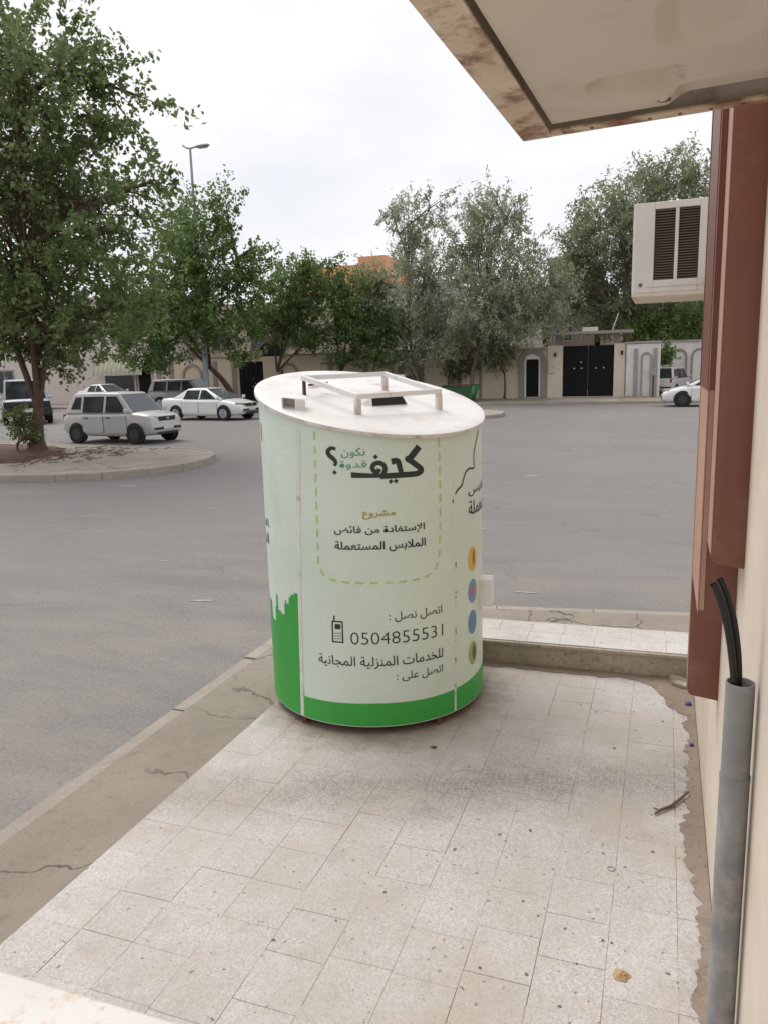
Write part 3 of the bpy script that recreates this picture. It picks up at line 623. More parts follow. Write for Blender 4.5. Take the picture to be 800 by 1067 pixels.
# rusty underside of the air conditioner just overhead
OZ = 2.559
P0, P1, P2 = Vector((-.300, 1.735, OZ)), Vector((-.343, .55, OZ)), Vector((.2, 1.676, OZ))
oac = thing('air_conditioner', 'rusty cream air conditioner tray seen from below, overhead at top right', 'air conditioner', (P0.x, P0.y, OZ))
eY = (P1 - P0).normalized(); eX = (P2 - P0).normalized(); LY = (P1 - P0).length; LX = (P2 - P0).length
def O_(u, w, z): q = eX * u + eY * w; return (q.x, q.y, z)
def obox(mb, u0, u1, w0, w1, z0, z1):
    k = len(mb.v); mb.box(u0, u1, w0, w1, z0, z1); mb.v[k:] = [O_(*p) for p in mb.v[k:]]; return mb
FW = .062
side = obox(MB(), 0, FW, 0, LY, 0, .004); side.build('side_flange', MT['tray_rim'], oac)
obox(MB(), FW + .001, LX, 0, .038, .0005, .0045).build('front_flange', MT['tray_rim'], oac)
obox(MB(), 0, LX, 0, .003, .0046, .42).build('front_skin', MT['tray'], oac)
obox(MB(), 0, .003, .0035, LY, .0046, .42).build('side_skin', MT['tray'], oac)
obox(MB(), .0032, LX, .0035, LY, .405, .418).build('top_skin', MT['tray'], oac)
# pan: grid with a stamped hollow and a drain boss, its front edge lifting away into the dark
def rr(u, w, cu, cw, hu, hw, r, soft):
    dx, dy = max(abs(u - cu) - hu + r, 0), max(abs(w - cw) - hw + r, 0)
    d = math.hypot(dx, dy) - r + min(max(abs(u - cu) - hu + r, abs(w - cw) - hw + r), 0)
    return 1 - min(max((d + soft) / (2 * soft), 0), 1)
nu, nw = 110, 110; u_ = np.linspace(FW + .008, LX, nu); w_ = np.linspace(.052, LY, nw); v = []
for w in w_:
    for u in u_:
        z = .010
        z += .030 * rr(u, w, .245, .205, .075, .040, .035, .014)       # hollow
        z -= .008 * rr(u, w, .262, .118, .055, .030, .02, .012)       # boss
        z += .020 * rr(u, w, .46, .09, .16, .05, .03, .015)          # deep relief by the front flange
        z += .014 * rr(u, w, .36, .42, .06, .10, .05, .015)
        z -= .008 * max(0, 1 - math.hypot((u - .30) / .03, (w - .118) / .014))
        v.append(O_(u, w, z))
f = [(j * nu + i, (j + 1) * nu + i, (j + 1) * nu + i + 1, j * nu + i + 1) for j in range(nw - 1) for i in range(nu - 1)]
pan = MB().add(v, f).build('pan', MT['tray'], oac, smooth=True)
MB().tube([O_(.285, .112, .001), O_(.285, .112, .006)], .012, 16).build('drain_hole', MT['rust'], oac)
for k in range(9):
    MB().tube([O_(.09 + k * .055, .018, -.001), O_(.09 + k * .055, .018, .0004)], .0035, 10).build('rivet', MT['rust'], oac)
# ------------------------------------------------------------------ the clothes bin
BX, BY, BR = -1.478, 3.867, .587
LA, LB, LC = 1.637, -.203, .150                              # slanted lid plane in the bin's own axes
cbin = thing('donation_bin', 'round white and green clothes donation bin with slanted white lid, on the terrace', 'donation bin', (BX, BY, TZ))
def lidz(x, y): return LA + LB * x + LC * y
def cp(a, z, r=BR): return (r * math.sin(a), -r * math.cos(a), z)
ZB = .042
def shell(a0, a1, z0, z1, r, n, name, mat, **kw):
    """curved sheet between two angles; z0/z1 numbers or functions of the angle"""
    v = []; f = []
    A = np.linspace(a0, a1, n)
    for a in A:
        zz0 = z0(a) if callable(z0) else z0; zz1 = z1(a) if callable(z1) else z1
        v += [cp(a, zz0, r), cp(a, zz1, r)]
    for i in range(n - 1): f.append((2 * i, 2 * i + 2, 2 * i + 3, 2 * i + 1))
    return MB().add(v, f).build(name, mat, cbin, smooth=True, **kw)
top = lambda a: lidz(BR * math.sin(a), -BR * math.cos(a)) - .004
SL, SR = -.325, 1.10
shell(SL, SR, ZB, top, BR, 40, 'side_panel', MT['sheet'], label='front printed panel with the slogan and telephone number')
shell(SR, 2.55, ZB, top, BR, 40, 'side_panel', MT['sheet'], label='right printed panel with round icons')
shell(-1.75, SL, ZB, top, BR, 40, 'side_panel', MT['sheet'], label='left printed panel with green skyline')
shell(2.55, 2 * PI - 1.75, ZB, top, BR, 50, 'side_panel', MT['sheet'], label='plain rear panel')
MB().lathe([(BR - .01, ZB + .002), (BR - .01, ZB + .006)], 64).build('bottom', MT['rust'], cbin)
def poly_at(tbl, z):
    zs = [p[1] for p in tbl]; as_ = [p[0] for p in tbl]
    return float(np.interp(z, zs[::-1], as_[::-1]))
# flat print wrapped on the drum: (u along the arc from angle a0, v up)
def wrap(v2, f, name, mat, a0=0, z0=0, r=BR + .0012, **kw):
    return MB().add([cp(a0 + u / BR, z0 + w, r + e) for u, w, e in v2], f).build(name, mat, cbin, **kw)
def grid_fill(a0, a1, zlo, zhi, r, name, mat, n=40, **kw): return shell(a0, a1, zlo, zhi, r, n, name, mat, **kw)
bz = DATA['band']
bandtop = lambda a: float(np.interp(a, [p[0] for p in bz], [.158, .168, .163, .166, .180]))
grid_fill(-.365, 2.55, ZB + .004, bandtop, BR + .0012, 'green_band', MT['green'], 90)
skl = [p for p in DATA['sky']]
sk = [(-.345, skl[0][1])] + [(p[0], p[1]) for p in skl]
amin = min(p[0] for p in sk)
ext = [(amin - .02 - .045 * i, .50 + .10 * math.sin(i * 2.4) + .05 * ((i * 7) % 3)) for i in range(16)]
sk = sorted(sk + ext)
# monotone outline of roofs and minarets
v = []; f = []; n = 0
A = np.array([p[0] for p in sk]); Zs = np.array([p[1] for p in sk])
edge = lambda z: float(np.interp(z, [.0111, .7953, 1.4863], [-.3789, -.3335, -.2656]))
for a in np.linspace(amin - .7, -.345, 240):
    z = float(Zs[min(len(Zs) - 1, int(np.searchsorted(A, a)))]); v += [cp(a, ZB + .004, BR + .0012), cp(a, z, BR + .0012)]
f = [(2 * i, 2 * i + 2, 2 * i + 3, 2 * i + 1) for i in range(239)]
MB().add(v, f).build('green_skyline', MT['green'], cbin)
# joint strips with rivets
def strip_(tbl, w, name, mat, r, n=30):
    z0, z1 = ZB + .004, 1.52 if tbl[0][0] < 0 else 1.42
    v = []; 
    for z in np.linspace(z0, z1, n):
        a = poly_at(tbl, z); h = w / 2 / BR
        v += [cp(a - h, z, BR + .0002), cp(a - h * .8, z, r), cp(a + h * .8, z, r), cp(a + h, z, BR + .0002)]
    f = [(4 * i + k, 4 * i + k + 1, 4 * i + 5 + k, 4 * i + 4 + k) for i in range(n - 1) for k in range(3)]
    MB().add(v, f).build(name, mat, cbin)
strip_(DATA['seamL'], .026, 'joint_strip', MT['joint'], BR + .0035)
strip_(DATA['seamR'], .014, 'joint_strip', MT['sheet'], BR + .003)
for tbl, mt, n in ((DATA['seamL'], 'joint', 22), (DATA['seamR'], 'sheet', 14)):
    for k in range(n):
        z = .06 + k * (1.36 / n) + random.uniform(-.006, .006); a = poly_at(tbl, z); p = Vector(cp(a, z, BR + .002)); d = Vector(cp(a, 0, 1))
        MB().tube([p, p + d * .0035], [.005, .003], 8).build('rivet', MT[mt], cbin)
rs = MB()
for (z0, z1) in ((.42, .50), (.30, .33), (.10, .19), (.60, .68), (.80, .83)):
    for _ in range(7):
        z = random.uniform(z0, z1); a = poly_at(DATA['seamR'], z) + random.uniform(-.006, .006); h = random.uniform(.004, .012)
        rs.add([cp(a - .005, z, BR + .0042), cp(a + .004, z + .002, BR + .0042), cp(a + .005, z + h, BR + .0042), cp(a - .003, z + h, BR + .0042)], [(0, 1, 2, 3)])
rs.build('rust_stain', MT['rust'], cbin)

# ---- lettering
AF = {'ا':('\ufe8d','\ufe8e',None,None),'إ':('\ufe87','\ufe88',None,None),'ل':('\ufedd','\ufede','\ufedf','\ufee0'),'س':('\ufeb1','\ufeb2','\ufeb3','\ufeb4'),
'ت':('\ufe95','\ufe96','\ufe97','\ufe98'),'ف':('\ufed1','\ufed2','\ufed3','\ufed4'),'د':('\ufea9','\ufeaa',None,None),'ة':('\ufe93','\ufe94',None,None),
'م':('\ufee1','\ufee2','\ufee3','\ufee4'),'ن':('\ufee5','\ufee6','\ufee7','\ufee8'),'ئ':('\ufe89','\ufe8a','\ufe8b','\ufe8c'),'ض':('\ufebd','\ufebe','\ufebf','\ufec0'),
'ب':('\ufe8f','\ufe90','\ufe91','\ufe92'),'ع':('\ufec9','\ufeca','\ufecb','\ufecc'),'ش':('\ufeb5','\ufeb6','\ufeb7','\ufeb8'),'ر':('\ufead','\ufeae',None,None),
'و':('\ufeed','\ufeee',None,None),'ق':('\ufed5','\ufed6','\ufed7','\ufed8'),'ك':('\ufed9','\ufeda','\ufedb','\ufedc'),'ي':('\ufef1','\ufef2','\ufef3','\ufef4'),
'ص':('\ufeb9','\ufeba','\ufebb','\ufebc'),'خ':('\ufea5','\ufea6','\ufea7','\ufea8'),'ج':('\ufe9d','\ufe9e','\ufe9f','\ufea0'),'ى':('\ufeef','\ufef0',None,None),
'ز':('\ufeaf','\ufeb0',None,None),'ﻻ':('\ufefb','\ufefc',None,None),'ﻹ':('\ufef9','\ufefa',None,None)}
def ar(t):
    """join Arabic letters into their contextual forms, in visual order"""
    t = t.replace('لا', 'ﻻ').replace('لإ', 'ﻹ'); o = []
    for i, c in enumerate(t):
        q = AF.get(c)
        if not q: o.append(c); continue
        p = i > 0 and t[i - 1] in AF and AF[t[i - 1]][2] is not None
        n = i + 1 < len(t) and t[i + 1] in AF and q[2] is not None
        o.append(q[3] if p and n else q[1] if p else q[2] if n else q[0])
    return ''.join(reversed(o))
def text_polys(t, bold=0.0, res=3):
    c = bpy.data.curves.new('t', 'FONT'); c.body = t; c.size = 1; c.resolution_u = res
    o = bpy.data.objects.new('t', c); COL.objects.link(o)
    for q in bpy.context.selected_objects: q.select_set(False)
    bpy.context.view_layer.objects.active = o; o.select_set(True); bpy.ops.object.convert(target='CURVE')
    sp = []
    for s in o.data.splines:
        B = s.bezier_points; poly = []
        for i in range(len(B)):
            a, b = B[i], B[(i + 1) % len(B)]
            for k in range(4):
                s_ = k / 4; q = a.co * (1 - s_) ** 3 + a.handle_right * 3 * s_ * (1 - s_) ** 2 + b.handle_left * 3 * s_ ** 2 * (1 - s_) + b.co * s_ ** 3
                poly.append((q.x, q.y))
        ar_ = sum(poly[i][0] * poly[(i + 1) % len(poly)][1] - poly[(i + 1) % len(poly)][0] * poly[i][1] for i in range(len(poly))) / 2
        sp.append((ar_, poly, [(tuple(b.co), tuple(b.handle_left), tuple(b.handle_right)) for b in B]))
    bpy.data.objects.remove(o)
    def inside(p, poly):
        r = False
        for i in range(len(poly)):
            (x0, y0), (x1, y1) = poly[i], poly[(i + 1) % len(poly)]
            if (y0 > p[1]) != (y1 > p[1]) and p[0] < (x1 - x0) * (p[1] - y0) / (y1 - y0) + x0: r = not r
        return r
    outs = []; holes = []
    for s in sp:
        host = [g for g in sp if g is not s and g[0] * s[0] < 0 and abs(g[0]) > abs(s[0]) and all(inside(p, g[1]) for p in s[1][::3])]
        if host: holes.append((s, min(host, key=lambda g: abs(g[0]))))
        else: outs.append([s])
    for h, g in holes:
        for q in outs:
            if q[0] is g: q.append(h)
    res_ = []
    for g in outs:
        c = bpy.data.curves.new('g', 'CURVE'); c.dimensions = '2D'; c.fill_mode = 'BOTH'; c.resolution_u = res; c.offset = bold
        for s in g:
            n = c.splines.new('BEZIER'); n.bezier_points.add(len(s[2]) - 1); n.use_cyclic_u = True
            for b, (a, l, r) in zip(n.bezier_points, s[2]): b.co = a; b.handle_left = l; b.handle_right = r
        o = bpy.data.objects.new('g', c); COL.objects.link(o)
        me = o.evaluated_get(bpy.context.evaluated_depsgraph_get()).to_mesh()
        res_.append(([tuple(v.co[:2]) for v in me.vertices], [tuple(p.vertices) for p in me.polygons]))
        bpy.data.objects.remove(o)
    return res_
def write(t, key, mat, bold, name='lettering', label=None):
    al, ar_, zt, zb = DATA['text'][key]
    P = text_polys(t if t[0].isdigit() else ar(t), bold)
    if t.endswith(':'):                                       # the colon stands at the left end
        pass
    xs = [p[0] for v, f in P for p in v]; ys = [p[1] for v, f in P for p in v]
    x0, x1, y0, y1 = min(xs), max(xs), min(ys), max(ys); W = (ar_ - al) * BR
    su = W / (x1 - x0); sv = (zt - zb) / (y1 - y0); mb = MB(); e = 0
    for v, f in P:
        e += .00003
        mb.add([cp(al + (x - x0) * su / BR, zb + (y - y0) * sv, BR + .0014 + e) for x, y in v], f)
    mb.build(name, MT[mat], cbin, label=label or ('printed line reading ' + t))
write('نكون', 'nakun', 'teal', .004); write('قدوة', 'qudwa', 'teal', .004)
write('مشروع', 'mashru', 'gold', .028)
write('الإستفادة من فائض', 'istifada', 'ink', .018); write('الملابس المستعملة', 'malabis', 'ink', .018)
write('اتصل نصل :', 'ittasil', 'ink', .004); write('0504855531', 'num', 'ink', -.012)
write('للخدمات المنزلية المجانية', 'lil', 'ink', .004); write('اتصل على :', 'ala', 'ink', .004)
def stroke(pts, w, mb, e=0, cap=True, sub=3, taper=None):
    """ribbon along (angle, z) points on the drum"""
    P = [(a * BR, z) for a, z in pts]; Q = []
    for i in range(len(P) - 1):
        a, b, c, d = P[max(i - 1, 0)], P[i], P[i + 1], P[min(i + 2, len(P) - 1)]
        for k in range(sub):
            s = k / sub
            Q.append(tuple(.5 * (2 * b[j] + (c[j] - a[j]) * s + (2 * a[j] - 5 * b[j] + 4 * c[j] - d[j]) * s * s + (3 * b[j] - a[j] - 3 * c[j] + d[j]) * s ** 3) for j in (0, 1)))
    Q.append(P[-1]); v = []; f = []
    for i, q in enumerate(Q):
        a, c = Q[max(i - 1, 0)], Q[min(i + 1, len(Q) - 1)]; dx, dy = c[0] - a[0], c[1] - a[1]; L = math.hypot(dx, dy) or 1
        ww = w * (taper(i / (len(Q) - 1)) if taper else 1) / 2
        for s in (-1, 1):
            v.append(cp((q[0] - s * dy / L * ww) / BR, q[1] + s * dx / L * ww, BR + .0014 + e))
    f = [(2 * i, 2 * i + 1, 2 * i + 3, 2 * i + 2) for i in range(len(Q) - 1)]
    mb.add(v, f)
def dot(a, z, r, mb, e=0, n=12, ry=None):
    mb.add([cp(a + r * math.cos(2 * PI * k / n) / BR, z + (ry or r) * math.sin(2 * PI * k / n), BR + .0014 + e) for k in range(n)], [tuple(range(n))])
kw = .0049 / 6.957                                            # metres per tracing unit
big = MB(); K = DATA['kaf']
stroke(K[0], 46 * kw, big, 0, sub=1); stroke(K[1], 38 * kw, big, .00004); stroke(K[2], 42 * kw, big, .00008, taper=lambda s: 1.0 - .25 * s)
stroke(K[3], 31 * kw, big, .00012); stroke(K[4], 34 * kw, big, .00016, taper=lambda s: .7 + .45 * s); dot(K[1][0][0], K[1][0][1], 22 * kw, big, .0002)
for d in DATA['kdots'][:3]: dot(d[0], d[1], 17 * kw, big, .0003, 4)
big.build('lettering', MT['ink'], cbin, label='large printed word reading كيف')
q = MB(); stroke(K[5], 27 * kw, q, 0, taper=lambda s: .75 + .4 * math.sin(s * PI)); d = DATA['kdots'][3]; dot(d[0], d[1], 17 * kw, q, .0001, 4)
q.build('lettering', MT['ink'], cbin, label='large printed question mark')
# dashed frame
P = DATA['dash']; pts = []
for i in range(len(P) - 1):
    n = 8
    for k in range(n): pts.append((P[i][0] + (P[i + 1][0] - P[i][0]) * k / n, P[i][1] + (P[i + 1][1] - P[i][1]) * k / n))
pts.append(tuple(P[-1])); acc = 0; cur = []; on = True; dm = MB()
def flush(c):
    if len(c) > 1:
        dm = MB(); stroke(c, .0085, dm, 0, sub=1); dm.build('border_dash', MT['lime'], cbin)
for i in range(len(pts) - 1):
    a, b = pts[i], pts[i + 1]; L = math.hypot((b[0] - a[0]) * BR, b[1] - a[1]); n = max(1, int(L / .003))
    for k in range(n):
        s = k / n; p = (a[0] + (b[0] - a[0]) * s, a[1] + (b[1] - a[1]) * s); acc += L / n
        if on: cur.append(p)
        if acc > (.040 if on else .024):
            if on: flush(cur)
            on = not on; acc = 0; cur = []
flush(cur)
# telephone sign
ph = MB(); A, B, Cc, Dd = DATA['phone']
w = .0072
for a, b in ((A, B), (B, Cc), (Cc, Dd), (Dd, A)): stroke([a, b], w, ph, 0, sub=1); dot(a[0], a[1], w / 2, ph, .00005)
stroke(DATA['phant'], .008, ph, .0001, sub=1)
S = DATA['phscr']; ph.add([cp(p[0], p[1], BR + .0015) for p in S], [(3, 2, 1, 0)])
for k in DATA['phk']: dot(k[0], k[1], .0042, ph, .0001, 4)
ph.build('telephone_sign', MT['ink'], cbin)
# right panel: cloud outline, cut-off words and four round signs
cl = MB(); stroke(DATA['cloud'], .010, cl, 0); cl.build('cloud_outline', MT['ink'], cbin)
DATA['text']['r1'] = (1.31, 1.95, 1.205, 1.145); DATA['text']['r2'] = (1.31, 2.05, 1.125, 1.05)
DATA['text']['l1'] = (-1.75, -.83, 1.04, .985); DATA['text']['l2'] = (-1.75, -.85, .965, .905)
write('الملابس', 'r1', 'ink', .012); write('المستعملة', 'r2', 'ink', .012)
write('الملابس', 'l1', 'ink', .004); write('المستعملة', 'l2', 'ink', .004)
ic = DATA['icons']; RX, RZ = .050, .064
def disc(a, z, mat, rx, rz, name, e=0, **kw_):
    mb = MB(); dot(a, z, rx, mb, e, 26, rz); mb.build(name, MT[mat], cbin, **kw_)
disc(ic[0][0], ic[0][1], 'yellow', RX, RZ, 'round_sign'); disc(ic[0][0] + .02, ic[0][1] + .002, 'red', .013, .042, 'garment_mark', .0002)
disc(ic[1][0], ic[1][1], 'blue', RX, RZ, 'round_sign'); disc(ic[1][0] + .02, ic[1][1] - .004, 'pink', .024, .028, 'heart_mark', .0002)
disc(ic[2][0], ic[2][1], 'blue2', RX, RZ, 'round_sign')
disc(ic[3][0], ic[3][1], 'olive', RX, RZ, 'round_sign'); disc(ic[3][0] + .02, ic[3][1], 'indigo', .022, .040, 'garment_mark', .0002)
disc(DATA['leftmark'][0] + .01, 1.49, 'gold', .016, .05, 'printed_mark')
# small white lock box on the right flank
ab = 1.66; M4 = Matrix.Translation(cp(ab, .60, BR)) @ Matrix.Rotation(ab - PI / 2, 4, 'Z')
MB().box(-.02, .062, -.05, .05, -.073, .078, M4).build('lock_box', MT['lid'], cbin, bevel=.004)

# ---- lid
n = 72; RO = .606; v = [(0, 0, LA + .004)]; f = []
rings = [(.30, .0035), (.55, .003), (.598, .002), (RO, -.002), (RO, -.016), (RO - .012, -.016)]
for r, dz in rings:
    for k in range(n):
        a = 2 * PI * k / n; x, y_ = r * math.cos(a), r * math.sin(a); v.append((x, y_, lidz(x, y_) + dz + (.0015 * mnoise.noise((x * 4, y_ * 4, 0)) if r < .59 else 0)))
f += [(0, 1 + k, 1 + (k + 1) % n) for k in range(n)]
for j in range(len(rings) - 1):
    for k in range(n): f.append((1 + j * n + k, 1 + (j + 1) * n + k, 1 + (j + 1) * n + (k + 1) % n, 1 + j * n + (k + 1) % n))
lid = MB().add(v, f).build('lid', MT['lid'], cbin, smooth=True)
v = []; f = []
for k in range(n):
    a = 2 * PI * k / n
    for r, dz in ((RO + .0012, -.001), (RO + .0012, -.0165)): x, y_ = r * math.cos(a), r * math.sin(a); v.append((x, y_, lidz(x, y_) + dz))
f = [(2 * k, 2 * k + 1, 2 * ((k + 1) % n) + 1, 2 * ((k + 1) % n)) for k in range(n)]
MB().add(v, f).build('rim', MT['lidedge'], cbin, smooth=True)
# flat-bar frame on four posts, square to the slope
fe = {'fl': (.062, -.335), 'fr': (.363, .054), 'bl': (-.290, -.195), 'br': (.003, .228)}
tz = {'fl': 1.662, 'fr': 1.668, 'bl': 1.757, 'br': 1.764}
Tp = {k: Vector((*fe[k], tz[k])) for k in fe}
for a, b in (('fl', 'fr'), ('fr', 'br'), ('br', 'bl'), ('bl', 'fl')):
    d = (Tp[b] - Tp[a]).normalized()
    MB().bar(Tp[a] - d * .012, Tp[b] + d * (.004 if a != 'fl' else .012), .025, .025).build('frame_bar', MT['lid'], cbin, bevel=.002)
for k in fe:
    x, y_ = fe[k]
    wpost = .030 if k != 'bl' else .010
    MB().bar((x, y_, lidz(x, y_)), (x, y_, tz[k] - .0135), wpost, .026, up=(.8, -.6, 0)).build('post', MT['lidedge'] if k != 'bl' else MT['trim'], cbin, bevel=.002)
# hooded slot
e1, e2 = Vector((.6, .8, lidz(.6, .8) - LA)), Vector((-.8, .6, lidz(-.8, .6) - LA))
def lp(u, w, h): q = e1 * u + e2 * w; return (q.x, q.y, LA + q.z + .004 + h)
mb = MB(); u0, u1, w0, w1, hh = -.085, .135, -.155, .09, .046
v = [lp(u0, w0, 0), lp(u1, w0, 0), lp(u1 - .015, w0 + .03, hh), lp(u0 + .015, w0 + .03, hh), lp(u0, w1, 0), lp(u1, w1, 0)]
mb.add([lp(u0 - .03, w0 + .05, 0), lp(u0 - .001, w0 + .01, 0), lp(u0 + .012, w0 + .03, hh * .9), lp(u0 - .028, w0 + .10, .02)], [(0, 1, 2, 3), (3, 2, 1, 0)]).build('flap', MT['lid'], cbin)
MB().add(v + [lp(u1 - .013, w0 + .022, hh + .004), lp(u0 + .013, w0 + .022, hh + .004)], [(3, 2, 5, 4), (0, 3, 4), (2, 1, 5), (7, 6, 2, 3)]).build('slot_hood', MT['lid'], cbin)
MB().add([lp(u0 + .004, w0 + .012, .002), lp(u1 - .004, w0 + .012, .002), lp(u1 - .017, w0 + .032, hh - .002), lp(u0 + .017, w0 + .032, hh - .002)], [(0, 1, 2, 3)]).build('slot', MT['black'], cbin)  # black sheet across the opening, painting the shade inside
# hinge bracket at the lower left edge of the lid
Hc = Vector((-.250, -.462)); dh = Vector((.079, .029)).normalized(); 
def hb(s, w, h): p = Hc + dh * s + Vector((-dh.y, dh.x)) * w; return (p.x, p.y, lidz(p.x, p.y) + .003 + h)
for (s0, s1, w0_, w1_, h0, h1) in ((-.03, -.024, -.03, .05, 0, .05), (.035, .085, -.035, -.029, 0, .048), (.035, .041, -.0285, .05, 0, .048), (-.0235, .0345, .044, .05, 0, .048), (-.0235, .085, -.0285, .05, .0485, .0525)):
    MB().add([hb(s, w_, h) for h in (h0, h1) for w_ in (w0_, w1_) for s in (s0, s1)], [(0, 2, 3, 1), (4, 5, 7, 6), (0, 1, 5, 4), (2, 6, 7, 3), (0, 4, 6, 2), (1, 3, 7, 5)]).build('hinge_plate', MT['lid'], cbin)
MB().bar(lp(-.23, .25, .012), lp(-.10, .28, .012), .012, .012).build('handle', MT['rust'], cbin)
for a in (-.38, .92, 2.3, 3.9):
    x, y_, _ = cp(a, 0, .568)
    MB().tube([(x, y_, 0), (x, y_, .012), (x, y_, .0121), (x, y_, ZB + .004)], [.017, .017, .010, .010], 10).build('foot', MT['rust'], cbin)
# ------------------------------------------------------------------ vehicles
def loft_body(st, name, mat, parent):
    """st: (x, half width, top z, sill z); cross-sections skinned from tail to nose"""
    xs = [s[0] for s in st]; X = []
    for i in range(len(xs) - 1): X += [xs[i] + (xs[i + 1] - xs[i]) * k / 3 for k in range(3)]
    X.append(xs[-1]); v = []; f = []; m_ = None
    for x in X:
        w, zt, zl = (float(np.interp(x, xs, [s[j] for s in st])) for j in (1, 2, 3)); zm = (zt + zl) / 2
        half = [(0, zt + .022), (.55 * w, zt + .018), (.86 * w, zt - .005), (.96 * w, zt - .06), (w * .995, zt - .16), (w, zm), (.985 * w, zl + .10), (.94 * w, zl + .02), (.80 * w, zl), (0, zl)]
        ring = [(x, -y, z) for y, z in half] + [(x, y, z) for y, z in half[-2:0:-1]]
        m_ = len(ring); v += ring
    for i in range(len(X) - 1):
        for k in range(m_): f.append((i * m_ + k, i * m_ + (k + 1) % m_, (i + 1) * m_ + (k + 1) % m_, (i + 1) * m_ + k))
    f += [tuple(range(m_ - 1, -1, -1)), tuple((len(X) - 1) * m_ + k for k in range(m_))]
    return MB().add(v, f).build(name, mat, parent, smooth='fix')

